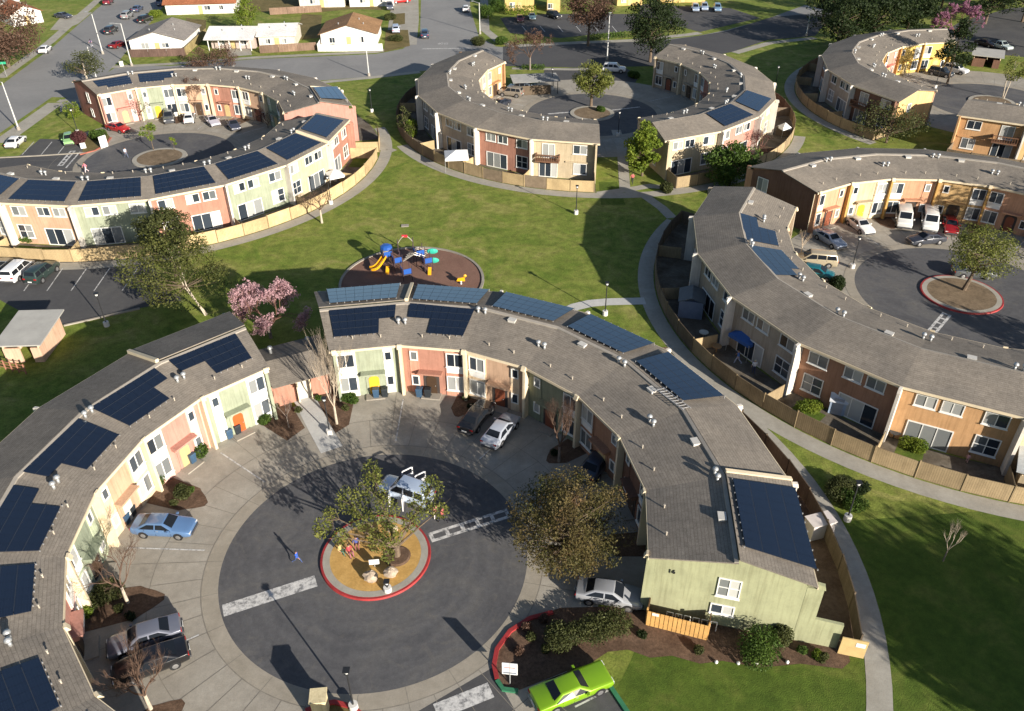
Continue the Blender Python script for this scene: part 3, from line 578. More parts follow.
def paintmat():
    m, nt, b = new_mat('worn_white_paint'); f = noise(nt, 2.2, 5, .75); f2 = noise(nt, .5, 3)
    c = ramp(nt, f, [(.38, (.16, .16, .16)), (.52, (.50, .49, .47)), (.7, (.62, .61, .58))]); nt.links.new(c, b.inputs['Base Color']); b.inputs['Roughness'].default_value = .8; return m
PAINT = paintmat()
RED = M('red_kerb_paint', (.30, .03, .03), .25, 1.2, .6)
def ringsec(mb, c, r0, r1, a0, a1, z, n=None):
    n = n or max(2, int(abs(a1 - a0) / 3))
    for k in range(n):
        A, Bq = a0 + (a1 - a0) * k / n, a0 + (a1 - a0) * (k + 1) / n
        if r0 <= 0: mb.poly([(c[0], c[1], z), P3(c, r1, A, z), P3(c, r1, Bq, z)])
        else: mb.poly([P3(c, r0, A, z), P3(c, r1, A, z), P3(c, r1, Bq, z), P3(c, r0, Bq, z)])
    return mb
def pxpoly(mb, pts, z): return mb.poly([tuple(G(x, y)[:2]) + (z,) for x, y in pts])
def pxstrip(mb, pts, w, z, world=False):
    "a band of constant real width along a line of points"
    q = [Vector(p) for p in pts] if world else [G(*p) for p in pts]
    L = []
    for i, p in enumerate(q):
        d = (q[min(i + 1, len(q) - 1)] - q[max(i - 1, 0)]); d.z = 0; d.normalize(); n = Vector((-d.y, d.x, 0)) * w / 2; L.append((p + n, p - n))
    for (a, b), (c, d) in zip(L, L[1:]): mb.poly([(a.x, a.y, z), (c.x, c.y, z), (d.x, d.y, z), (b.x, b.y, z)])
    return mb
g = MB(); g.poly([(-600, -100, 0), (600, -100, 0), (600, 900, 0), (-600, 900, 0)]); struct('lawn', g, LAWN)
# roads
g = MB()
pxpoly(g, [(0, 133), (52, 97), (82, 98), (118, 62), (166, 3), (200, -25), (130, -25), (104, 3), (78, 25), (53, 47), (27, 66), (0, 86), (-60, 130), (-60, 172)], .006)
struct('side_road', g, ASPH2)
g = MB()
g2 = [(60, 102), (118, 66), (170, 66), (256, 59), (320, 56.5), (376, 54), (402, 49), (420, 46), (480, 45), (512, 48), (582, 45), (634, 43), (697, 36), (727, 30), (767, 19), (805, 5), (835, 12), (815, 35), (768, 39), (732, 51), (665, 65), (574, 66.5), (512, 65.5), (440, 69), (366, 77), (321, 80.5), (240, 88), (140, 99), (60, 112)]
pxpoly(g, g2, .010); struct('main_road', g, ASPH2)
g = MB(); pxpoly(g, [(402, 49.5), (420, 36), (421, 0), (419, -25), (470, -25), (470, 8), (479, 37), (496, 46)], .014); struct('north_road', g, ASPH2)
g = MB(); pxpoly(g, [(503, 46.5), (582, 43.5), (660, 41), (697, 36), (727, 31), (772, 17), (835, 12), (815, 36), (768, 40), (732, 52), (665, 66), (574, 67.5), (503, 66)], .018); struct('east_road', g, ground('asphalt_dark_road', [(.3, (.062, .062, .066)), (.7, (.085, .084, .085))], .1, 1.5, .1))
# kerbside walks
g = MB()
for pts, w in (([(0, 143), (56, 103)], 3.0), ([(58, 101), (140, 101), (240, 90.5), (321, 82.5), (372, 77.5), (420, 72)], 1.6), ([(112, 67), (170, 64), (256, 57.5), (320, 54.5), (376, 52), (396, 48)], 1.8), ([(484, 0), (485, 30), (500, 42), (512, 46), (582, 42.5), (634, 40.5), (690, 34.5), (700, 33)], 2.2),
               ([(410, 45), (413, 20), (413, -10)], 3.0), ([(0, 78), (25, 60), (50, 42), (75, 20), (98, 0)], 2.2), ([(735, 53), (770, 43), (815, 38)], 2.0), ([(512, 68.5), (574, 69.5), (600, 69)], 1.5)):
    pxstrip(g, pts, w, .026)
struct('pavement', g, WALK)
# parking lots and drives
g = MB()
pxpoly(g, [(-60, 258), (0, 258), (60, 257), (120, 256), (150, 250), (160, 285), (185, 300), (140, 308), (66, 325), (40, 322), (0, 300), (-60, 305)], .012)
pxpoly(g, [(18, 157), (40, 139), (80, 140), (86, 153), (95, 152), (85, 170), (60, 172), (0, 170), (-40, 165), (-30, 157)], .0225)
pxpoly(g, [(545, 68.5), (622, 66.5), (640, 75), (628, 95), (560, 95), (540, 85)], .014)
pxpoly(g, [(500, 18), (545, 14), (640, 14), (640, 30), (560, 38), (510, 33)], .012)
pxpoly(g, [(930, 40), (960, 22), (1010, 8), (1070, 5), (1070, 62), (985, 53), (940, 50)], .012)
pxpoly(g, [(975, 76), (1060, 78), (1060, 92), (970, 88)], .012)
pxpoly(g, [(640, 4), (680, 6), (730, 8), (760, 18), (700, 32), (640, 16)], .010)
pxpoly(g, [(395, 725), (492, 668), (520, 720), (600, 668), (640, 740), (420, 760)], .0215)
pxpoly(g, [(545, 712), (598, 668), (628, 712), (640, 740), (520, 740)], .0225)
struct('parking_lot', g, ASPH)
ENTRY = {'A': (246.3, 345.0), 'B': (134.5, 237), 'C': (50.5, 140), 'D': (-91, 9), 'E': (-58, 88)}
ISL = {'A': 4.2, 'B': 4.2, 'C': 4.0, 'D': 4.4, 'E': 4.0}
ga, gc, gj, gk, gy = MB(), MB(), MB(), MB(), MB()
for k in 'ABCDE':
    c = CEN[k]
    if k == 'A': ringsec(gc, c, 11.6, R_IN + .3, -15.2, 318, .020); ringsec(gc, c, 11.6, 17.2, 318, 344.8, .020)
    else: ringsec(gc, c, 11.6, R_IN + .3, 0, 360, .020)
    ringsec(ga, c, 0, 11.6, 0, 360, .024, 72)
    ringsec(gj, c, 11.55, 12.75, 0, 360, .0285, 120)
for nm, (k, a0, a1) in {'a': ('A', -14.6, 107.3), 'b': ('A', 124.3, 246), 'c': ('B', 13, 134), 'd': ('B', -122.5, -1), 'e': ('C', 140.7, 266), 'f': ('C', -74.8, 49.8), 'g': ('D', 145.8, 269), 'h': ('D', 9, 128), 'i': ('E', 88, 214), 'j': ('E', -127.5, -58)}.items():
    ringsec(gy, CEN[k], R_OUT - .1, R_FENCE, a0, a1, .010)
struct('court_concrete', gc, APRON); struct('court_gutter', gj, ground('gutter_concrete', [(.3, (.26, .232, .185)), (.7, (.34, .305, .25))], .5, 2, .1)); struct('yard_ground', gy, YARD)
def asph_court():
    m, nt, b = new_mat('court_asphalt'); pos = N(nt, 'ShaderNodeNewGeometry').outputs['Position']
    f1 = noise(nt, .16, 7, .65, pos, 1.5); f2 = noise(nt, 2.4, 5, .7, pos); f3 = noise(nt, 20, 2, .6, pos); f4 = noise(nt, .5, 6, .75, pos, 2.5)
    vm = N(nt, 'ShaderNodeVectorMath', operation='SUBTRACT'); vm.inputs[1].default_value = (CEN['A'][0], CEN['A'][1], 0); nt.links.new(pos, vm.inputs[0]); ln = N(nt, 'ShaderNodeVectorMath', operation='LENGTH'); nt.links.new(vm.outputs[0], ln.inputs[0])
    wob = N(nt, 'ShaderNodeMath', operation='MULTIPLY_ADD'); nt.links.new(f1, wob.inputs[0]); wob.inputs[1].default_value = 3.0; nt.links.new(ln.outputs['Value'], wob.inputs[2])
    tn = N(nt, 'ShaderNodeTexNoise', noise_dimensions='1D', Scale=1.5, Detail=3); nt.links.new(wob.outputs[0], tn.inputs['W'])
    a = mixrgb(nt, 1.0, ramp(nt, f1, [(.28, (.07, .07, .075)), (.5, (.095, .095, .099)), (.75, (.128, .123, .116))]), ramp(nt, tn.outputs['Fac'], [(.3, (.93,) * 3), (.7, (1.07, 1.06, 1.05))]), 'MULTIPLY')
    k = ramp(nt, f2, [(.25, (.82,) * 3), (.75, (1.16,) * 3)]); k3 = ramp(nt, f3, [(.25, (.85,) * 3), (.75, (1.12,) * 3)]); d = ramp(nt, f4, [(.55, (0, 0, 0)), (.75, (.5,) * 3)])
    c = mixrgb(nt, d, mixrgb(nt, 1.0, mixrgb(nt, 1.0, a, k, 'MULTIPLY'), k3, 'MULTIPLY'), (.165, .148, .122, 1))
    nt.links.new(c, b.inputs['Base Color']); b.inputs['Roughness'].default_value = .88; b.inputs['Specular IOR Level'].default_value = .25; bump(nt, b, f3, .25, .02); return m
struct('court_asphalt', ga, asph_court())
# lot and expansion joints, parking lines
gl, gx = MB(), MB()
def radial(mb, c, a, r0, r1, w, z):
    u = Vector((cos(R(a)), sin(R(a)), 0)); n = Vector((-u.y, u.x, 0)) * w / 2; o = Vector((c[0], c[1], 0))
    q = [o + u * r0 - n, o + u * r1 - n, o + u * r1 + n, o + u * r0 + n]; mb.poly([(p.x, p.y, z) for p in q])
for k, angs in {'A': (89.9, 55, 142, 177, 211.5, 20.2), 'B': (117, 82, 47), 'C': (158, 31), 'D': (111, 77, 43, 165, 200), 'E': (120, 150)}.items():
    for a in angs: radial(gl, CEN[k], a, 13.3, 19.4, .12, .0325)
for k in 'ABCDE':
    for q in range(48): radial(gx, CEN[k], q * 7.5 + 2, 12.75 if q % 2 else 11.6, 20.4 if q % 3 == 0 else 16.5, .045, .0305)
    ringsec(gx, CEN[k], 16.45, 16.5, 0, 360, .0307, 90); ringsec(gx, CEN[k], 12.72, 12.79, 0, 360, .0307, 120)
struct('expansion_joints', gx, M('joint_tar', (.2, .18, .148), .2))
for a, b, c, d in ((0, 0, 0, 0),): pass
for px in ((222, 604, 316, 574, 318, 587, 224, 617), (428, 533, 508, 508, 511, 517, 432, 545), (437, 706, 488, 685, 493, 694, 442, 716)):
    pass
def band(mb, p0, p1, w, z, holes=0):
    a, b = G(*p0), G(*p1); d = (b - a); L = d.length; d.normalize(); n = Vector((-d.y, d.x, 0))
    Q = lambda s, t: tuple((a + d * s + n * t)[:2]) + (z,)
    if not holes: mb.poly([Q(0, -w / 2), Q(L, -w / 2), Q(L, w / 2), Q(0, w / 2)]); return
    e = .28
    mb.poly([Q(0, -w / 2), Q(L, -w / 2), Q(L, -w / 2 + e), Q(0, -w / 2 + e)]); mb.poly([Q(0, w / 2 - e), Q(L, w / 2 - e), Q(L, w / 2), Q(0, w / 2)])
    for k in range(holes + 1): s = (L - .3) * k / holes; mb.poly([Q(s, -w / 2 + e), Q(s + .3, -w / 2 + e), Q(s + .3, w / 2 - e), Q(s, w / 2 - e)])
band(gl, (223, 611), (316, 581), 1.1, .0285); band(gl, (430, 538), (509, 513), 1.05, .0285, 5); band(gl, (436, 712), (491, 690), 1.15, .033)
band(gl, (60, 166), (73, 151), .9, .0325, 5); band(gl, (66, 168), (80, 152), .25, .0325)
band(gl, (931, 333), (947, 314), 1.0, .0285, 4); band(gl, (548, 114), (600, 110), .5, .0325); band(gl, (572, 115), (640, 107), .35, .0325)
for a, b in (((22, 155), (34, 142)), ((41, 155), (52, 142)), ((58, 154), (66, 144))): band(gl, a, b, .14, .0265)
for x in (24, 47, 71, 94, 122): band(gl, (x, 291), (x + 16, 268), .13, .0205)
for x in (530, 548, 566, 584, 602, 620): band(gl, (x - 3, 32), (x - 8, 26), .16, .0205)
band(gl, (575, 707), (611, 689), .13, .0265); band(gl, (422, 49), (477, 48), .5, .0225)
struct('painted_markings', gl, PAINT)
def ground_text(body, px, size, rz, mat, z):
    p = G(*px); mm = Matrix.Translation((p.x, p.y, z)) @ Matrix.Rotation(rz, 4, 'Z') @ Matrix.Scale(2.0, 4, (0, 1, 0))
    o = text_obj('stop_marking', body, size, mat, None, mm, 0.001); o['kind'] = 'structure'; return o
ground_text('STOP', (443, 43.5), 1.0, pi, PAINT, .024)
# islands: kerb ring with its face, filled soil
def island(k, r, kerbm, soil, kw=.75):
    c = CEN[k]; v = MB(); n = 72
    for q in range(n):
        a0, a1 = 360 * q / n, 360 * (q + 1) / n
        v.poly([P3(c, r, a0, .024), P3(c, r, a1, .024), P3(c, r - .05, a1, .17), P3(c, r - .05, a0, .17)]); v.poly([P3(c, r - .05, a0, .17), P3(c, r - .05, a1, .17), P3(c, r - .22, a1, .172), P3(c, r - .22, a0, .172)])
    struct('island_kerb', v, kerbm)
    w = MB(); ringsec(w, c, r - kw, r - .22, 0, 360, .172, 72); struct('island_rim', w, WALK)
    w = MB(); ringsec(w, c, 0, r - kw, 0, 360, .168, 72); struct('island_soil', w, soil)
island('A', 4.2, RED, BARK); island('B', 4.2, WALK, DIRT); island('C', 4.0, WALK, DIRT); island('D', 4.4, RED, DIRT); island('E', 4.0, WALK, DIRT)
# planting beds against the walls
gb = MB()
def bed(c, a, w, r1, z=.034):
    pts = [P3(c, R_IN + .05, a - w / 2, z), P3(c, R_IN + .05, a + w / 2, z)]
    n = 7
    for i in range(n + 1):
        q = i / n; aa = a + w / 2 * cos(pi * q) * (1 - .15 * sin(pi * q)); pts.append(P3(c, r1 + (R_IN - r1) * .35 * abs(cos(pi * q)) ** 2, aa, z))
    gb.poly(pts)
for k, L in {'A': ((159, 9, 15.6), (194, 10, 15.2), (228, 8, 16), (72.4, 6, 17.5), (37.6, 7, 17), (2.8, 7, 17)), 'B': ((99.5, 7, 16.5), (65, 7, 16.5), (30, 7, 17)), 'C': ((190, 8, 16), (0, 8, 16)), 'D': ((94, 7, 17), (60, 7, 17), (182, 7, 17)), 'E': ((170, 7, 17), (134, 8, 17))}.items():
    for a, w, r1 in L: bed(CEN[k], a, w, r1)
pxpoly(gb, [(262, 397), (283, 391), (305, 428), (287, 441), (262, 425)], .034); pxpoly(gb, [(304, 392), (330, 384), (356, 392), (349, 425), (331, 436), (318, 425)], .034)
struct('planting_bed', gb, MULCH)
g = MB(); pxstrip(g, [(296, 384), (305, 400), (318, 425), (332, 450)], 2.0, .038); struct('gate_walk', g, WALKB)
# garden of the end house and kerbs by the green car
g = MB(); pxpoly(g, [(493, 668), (496, 650), (508, 634), (530, 620), (560, 608), (600, 607), (648, 608), (700, 618), (760, 630), (815, 640), (848, 650), (850, 662), (842, 669), (800, 664), (760, 668), (722, 661), (700, 664), (672, 656), (650, 658), (628, 650), (608, 652), (590, 664), (575, 668), (520, 690), (500, 688)], .036); struct('garden_soil', g, MULCH)
def pxkerb(name, pts, w, h, m, world=False, label=None):
    q = [Vector(p) for p in pts] if world else [G(*p) for p in pts]; v = MB(); L = []
    for i, p in enumerate(q):
        d = q[min(i + 1, len(q) - 1)] - q[max(i - 1, 0)]; d.z = 0; d.normalize(); n = Vector((-d.y, d.x, 0)) * w / 2; L.append((p + n, p - n))
    for (a, b), (c, d) in zip(L, L[1:]): v.hexa([(b.x, b.y, 0), (d.x, d.y, 0), (c.x, c.y, 0), (a.x, a.y, 0)], [(b.x, b.y, h), (d.x, d.y, h), (c.x, c.y, h), (a.x, a.y, h)])
    return struct(name, v, m, label)
pxkerb('red_kerb', [(553, 613), (530, 619), (510, 632), (497, 650), (494, 666), (497, 680)], .3, .17, RED)
pxkerb('green_kerb', [(497, 681), (503, 690), (518, 692)], .3, .17, M('green_kerb_paint', (.03, .16, .08), .15)); pxkerb('green_kerb', [(598, 668), (612, 690), (628, 714)], .3, .17, M('green_kerb_paint', (.03, .16, .08), .15))
pxkerb('red_kerb', [(306, 712), (318, 706), (334, 703), (350, 707), (360, 714)], .3, .17, RED)
pxkerb('lot_kerb', [(64, 326), (100, 318), (140, 309)], .25, .15, CONC); pxkerb('lot_kerb', [(0, 158), (40, 156), (86, 153)], .3, .14, CONC)
pxkerb('red_kerb', [(80, 155), (95, 151), (106, 145), (111, 138)], .3, .16, M('faded_red_kerb', (.36, .12, .08), .2))
g = MB(); pxpoly(g, [(305, 714), (320, 706), (336, 704), (356, 709), (366, 730), (300, 730)], .032); pxpoly(g, [(82, 154), (95, 150), (106, 144), (110, 137), (104, 130), (92, 130), (84, 140)], .032); struct('entry_bed', g, DRYG)
# far side gardens and drives
g = MB(); pxpoly(g, [(385, 50), (392, 0), (412, 0), (409, 45)], .022); pxpoly(g, [(103, 3), (78, 24), (62, 30), (50, 30), (60, 18), (92, 12)], .02); pxpoly(g, [(228, 57), (252, 55), (250, 46), (226, 48)], .02); struct('front_drive', g, WALK)
g = MB(); pxpoly(g, [(384, 52), (410, 46), (408, 30), (386, 30)], .030); pxpoly(g, [(296, 40), (320, 38), (322, 15), (302, 14)], .02); pxpoly(g, [(395, 14), (405, 13), (405, 24), (392, 26)], .032); pxpoly(g, [(232, 12), (322, 12), (352, 9), (382, 10), (384, -6), (232, -6)], .009); pxpoly(g, [(190, 50), (206, 36), (206, 20), (186, 18)], .011); struct('weedy_garden', g, DRYG)
# playground surface
PC = G(412, 281); PC = (PC.x, PC.y); g = MB(); ringsec(g, PC, 0, 8.3, 0, 360, .030, 72); struct('playground_surface', g, RUBBERG)
v = MB(); n = 90
for q in range(n):
    a0, a1 = 360 * q / n, 360 * (q + 1) / n
    v.hexa([P3(PC, 8.3, a0, 0), P3(PC, 8.6, a0, 0), P3(PC, 8.6, a1, 0), P3(PC, 8.3, a1, 0)], [P3(PC, 8.3, a0, .15), P3(PC, 8.6, a0, .15), P3(PC, 8.6, a1, .15), P3(PC, 8.3, a1, .15)])
struct('playground_kerb', v, CONC)
# garden paths round the fences
g = MB()
for k, a0, a1 in (('B', -104, 22), ('C', 205, 285), ('D', 146, 262), ('C', -75, -20), ('E', 135, 215)): ringsec(g, CEN[k], 34.95, 36.8, a0, a1, .016)
pxstrip(g, [(625, 190), (645, 196), (662, 208), (672, 218)], 1.5, .0205); pxstrip(g, [(383, 150), (384, 140), (380, 128)], 1.5, .0205); pxstrip(g, [(386, 152), (394, 149)], 1.6, .0205); pxstrip(g, [(598, 194), (626, 190), (650, 186), (690, 190)], 1.5, .0215); pxstrip(g, [(625, 190), (622, 150), (616, 130)], 1.6, .0245)
ringsec(g, CEN['A'], 35.2, 36.8, -24, 42, .0185)
struct('garden_path', g, WALK)
g = MB(); pxstrip(g, [(560, 314), (575, 307), (590, 303.5), (607, 302), (625, 301.5), (645, 301)], 1.5, .0245); struct('white_path', g, WALKB)
g = MB(); ringsec(g, CEN['D'], 36.85, 38.6, 196, 212, .012); ringsec(g, CEN['A'], 31.2, 34.7, -14.6, 60, .013); struct('bare_verge', g, ground('bare_verge_soil', [(.3, (.11, .07, .045)), (.7, (.2, .135, .09))], .6, 4, .3))
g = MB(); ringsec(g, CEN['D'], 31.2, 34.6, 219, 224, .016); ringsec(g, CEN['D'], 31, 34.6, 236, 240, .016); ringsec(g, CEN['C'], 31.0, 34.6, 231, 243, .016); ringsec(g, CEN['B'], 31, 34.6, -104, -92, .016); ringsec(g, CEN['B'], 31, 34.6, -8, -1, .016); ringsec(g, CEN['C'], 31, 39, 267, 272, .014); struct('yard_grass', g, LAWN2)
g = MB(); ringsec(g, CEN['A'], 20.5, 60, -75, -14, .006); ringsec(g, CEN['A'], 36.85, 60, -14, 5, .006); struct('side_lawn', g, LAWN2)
# ------------------------------------------------------------------ fences
FPALE = boards('boards_pale', (.50, .38, .21), var=.14); FTAN = boards('boards_tan', (.37, .285, .17), var=.22); FOLD = boards('boards_old', (.20, .155, .11), var=.3)
def fence(key, a0, a1, label, mats, step=5.8, r=R_FENCE, h=1.75, dividers=(), ends=(1, 1), gates=()):
    c = CEN[key]; n = max(1, round((a1 - a0) / step)); t = thing('wooden_fence', label, 'fence', P3(c, r, (a0 + a1) / 2, 0))
    rng = random.Random(int(abs(a0) * 10)); 
    def panel(p, q, mat, nm='fence_panel', hh=h):
        d = Vector((q[0] - p[0], q[1] - p[1], 0)); L = d.length; d.normalize(); nn = Vector((-d.y, d.x, 0)) * .035
        A, B_ = Vector((p[0], p[1], 0)), Vector((q[0], q[1], 0)); v = MB(); z0 = .05; z1 = hh
        b = [A - nn, B_ - nn, B_ + nn, A + nn]; U = [(0, 0), (L, 0), (L, hh), (0, hh)]; o = rng.random() * 3; U = [(x + o, y) for x, y in U]; Ur = [(U[1]), (U[0]), (U[3]), (U[2])]
        pts = [(x.x, x.y, z0) for x in b] + [(x.x, x.y, z1) for x in b]
        v.add(pts, [(3, 2, 1, 0), (4, 5, 6, 7), (0, 1, 5, 4), (1, 2, 6, 5), (2, 3, 7, 6), (3, 0, 4, 7)], [[(o, 0)] * 4, [(o + .1, 0), (o + .1 + L, 0), (o + L + .1, .01), (o + .1, .01)], U, [(o, 0)] * 4, Ur, [(o, 0)] * 4])
        obj(nm, v, mat, t)
    def post(p, hh):
        v = MB(); v.box((p[0], p[1], hh / 2 + .05), (.12, .12, hh + .1)); obj('post', v, mats[-1], t)
    for k in range(n):
        A, Bq = a0 + (a1 - a0) * k / n, a0 + (a1 - a0) * (k + 1) / n; mt = mats[int(len(mats) * k / n)] if len(mats) > 1 else mats[0]
        jh = h + (.09 if k % 3 == 1 else 0)
        panel(P(c, r, A + .1), P(c, r, Bq - .1), M('gate_dark', (.2, .15, .1), .2) if k in gates else mt, 'gate' if k in gates else 'fence_panel', jh); post(P(c, r, A), jh)
    post(P(c, r, a1), h)
    for a in dividers: panel(P(c, 31.95, a), P(c, r - .1, a), mats[-1], 'divider_panel', 1.55)
    for e, a in ((ends[0], a0), (ends[1], a1)):
        if e: panel(P(c, R_OUT + .1 if e == 1 else 33.5, a), P(c, r - .1, a), mats[0], 'divider_panel', h)
    return t
DV = lambda a0, p, n: [a0 + p * k for k in range(1, n)]
fence('B', -122, -1.5, 'pale sunlit board fence curving behind the terrace at upper left', [FPALE], dividers=DV(-122.5, 17.35, 7), gates=())
fence('B', 3, 15, 'short pale fence round the yard of the pink gable beside the lawn corner', [FPALE], 6, ends=(1, 0))
fence('C', 140.7, 265.6, 'board fence round the top centre terrace, old brown at left, pale at right', [FOLD, FOLD, FOLD, FTAN, FPALE], dividers=DV(-219.3 + 360, 17.9, 7), gates=(17, 19))
fence('C', -74.4, 49.8, 'brown fence behind the top centre-right terrace beside the shaded lawn', [FTAN, FOLD], dividers=DV(-74.8, 17.8, 7))
fence('D', 146, 268.8, 'long tan board fence curving along the yards of the taupe, rust and orange houses', [FOLD, FOLD, FTAN, FTAN, FTAN], dividers=DV(145.8, 17.6, 7))
fence('E', 95, 213.5, 'brown fence in deep shade behind the far upper right terrace', [FTAN], dividers=DV(88, 18, 7))
fence('E', -127, -60, 'dark fence behind the orange terrace at the right edge', [FOLD])
fence('A', -14.4, 60, 'dark weathered fence along the back of the front terrace on the right', [FOLD], ends=(0, 1), r=34.7)
# tan gate panel with a notice beside the gable marked 16
def end_gate():
    c = CEN['A']; t = thing('timber_gate', 'tan plywood gate panel with a white notice beside the gable marked 16', 'gate', P3(c, 34.1, -15.2, 0)); fr = Fr(P(c, 33.45, -15.2), P(c, 35.1, -15.2))
    v = MB(); fr.box(v, -fr.w / 2, fr.w / 2, .05, 1.75, -.04, .04); obj('board', v, M('plywood_tan', (.5, .36, .16), .1), t); v = MB(); fr.box(v, .1, .7, 1.1, 1.5, .043, .06); obj('notice', v, WHITE, t)
end_gate()
# ------------------------------------------------------------------ vehicles
KINDS = {  # stations: x, bottom, belt, top, half width at belt, half width at top ; cabin = indices of cowl, roof front, roof rear, rear base
    'sedan': dict(L=4.8, st=[(-2.4, .42, .72, .76, .74, .68), (-2.32, .26, .93, .97, .84, .76), (-1.72, .22, .96, 1.0, .89, .78), (-1.02, .2, .95, 1.36, .9, .62), (.28, .2, .93, 1.42, .9, .63), (1.05, .2, .92, .97, .89, .76), (2.0, .22, .80, .85, .87, .7), (2.32, .26, .66, .72, .8, .62), (2.4, .36, .56, .6, .7, .55)], cab=(5, 4, 3, 2), mid=[-.32], wheels=(1.42, -1.38), wr=.32),
    'coupe': dict(L=5.3, st=[(-2.65, .45, .78, .82, .84, .78), (-2.6, .3, .90, .95, .92, .82), (-1.6, .25, .93, .98, .95, .82), (-.95, .23, .92, 1.30, .95, .63), (.3, .23, .90, 1.34, .95, .64), (.95, .23, .90, .95, .95, .84), (2.45, .26, .84, .90, .94, .84), (2.6, .32, .80, .85, .9, .8), (2.66, .42, .7, .74, .86, .74)], cab=(5, 4, 3, 2), mid=[-.25], wheels=(1.62, -1.5), wr=.34),
    'hatch': dict(L=4.0, st=[(-2.0, .35, .8, .9, .76, .66), (-1.93, .24, .95, 1.05, .82, .7), (-1.8, .22, .98, 1.12, .84, .68), (-1.4, .2, .96, 1.46, .85, .6), (.2, .2, .94, 1.5, .85, .6), (1.05, .2, .92, .98, .84, .72), (1.75, .22, .78, .84, .8, .66), (1.95, .3, .62, .68, .72, .58)], cab=(5, 4, 3, 2), mid=[-.5], wheels=(1.25, -1.2), wr=.3),
    'suv': dict(L=4.7, st=[(-2.35, .5, .9, 1.0, .82, .74), (-2.3, .34, 1.05, 1.15, .9, .78), (-2.2, .3, 1.1, 1.25, .92, .76), (-2.0, .28, 1.08, 1.76, .93, .68), (.45, .28, 1.06, 1.8, .93, .68), (1.15, .28, 1.05, 1.12, .92, .8), (2.1, .3, .98, 1.04, .9, .76), (2.3, .36, .85, .92, .86, .72), (2.36, .46, .75, .8, .8, .66)], cab=(5, 4, 3, 2), mid=[-.2, -1.2], wheels=(1.45, -1.4), wr=.37),
    'minivan': dict(L=4.9, st=[(-2.45, .4, .85, .95, .84, .76), (-2.42, .28, 1.0, 1.1, .9, .8), (-2.36, .24, 1.05, 1.2, .92, .78), (-2.2, .22, 1.03, 1.7, .93, .7), (.75, .22, 1.0, 1.72, .93, .68), (1.6, .22, .98, 1.04, .9, .78), (2.25, .25, .8, .86, .86, .7), (2.45, .34, .66, .72, .76, .6)], cab=(5, 4, 3, 2), mid=[.05, -1.05], wheels=(1.55, -1.4), wr=.33),
    'van': dict(L=5.5, st=[(-2.75, .45, 1.0, 1.1, .9, .86), (-2.73, .32, 1.2, 1.3, .97, .88), (-2.7, .3, 1.22, 1.36, .98, .86), (-2.6, .28, 1.2, 2.08, .99, .82), (1.35, .28, 1.18, 2.1, .99, .82), (1.95, .28, 1.16, 1.22, .97, .84), (2.6, .3, 1.0, 1.06, .95, .82), (2.75, .4, .85, .92, .9, .76)], cab=(5, 4, 3, 2), mid=[.55, -.9], wheels=(1.8, -1.6), wr=.36),
    'pickup': dict(L=5.4, st=[(-2.7, .5, .95, .97, .88, .84), (-2.65, .38, 1.0, 1.02, .92, .86), (-.85, .34, 1.0, 1.03, .93, .86), (-.7, .32, 1.02, 1.72, .93, .66), (.5, .32, 1.02, 1.76, .93, .66), (1.15, .32, 1.02, 1.08, .92, .8), (2.35, .34, .95, 1.0, .9, .78), (2.6, .4, .8, .86, .84, .7)], cab=(5, 4, 3, 2), mid=[-.1], wheels=(1.6, -1.65), wr=.38),
}
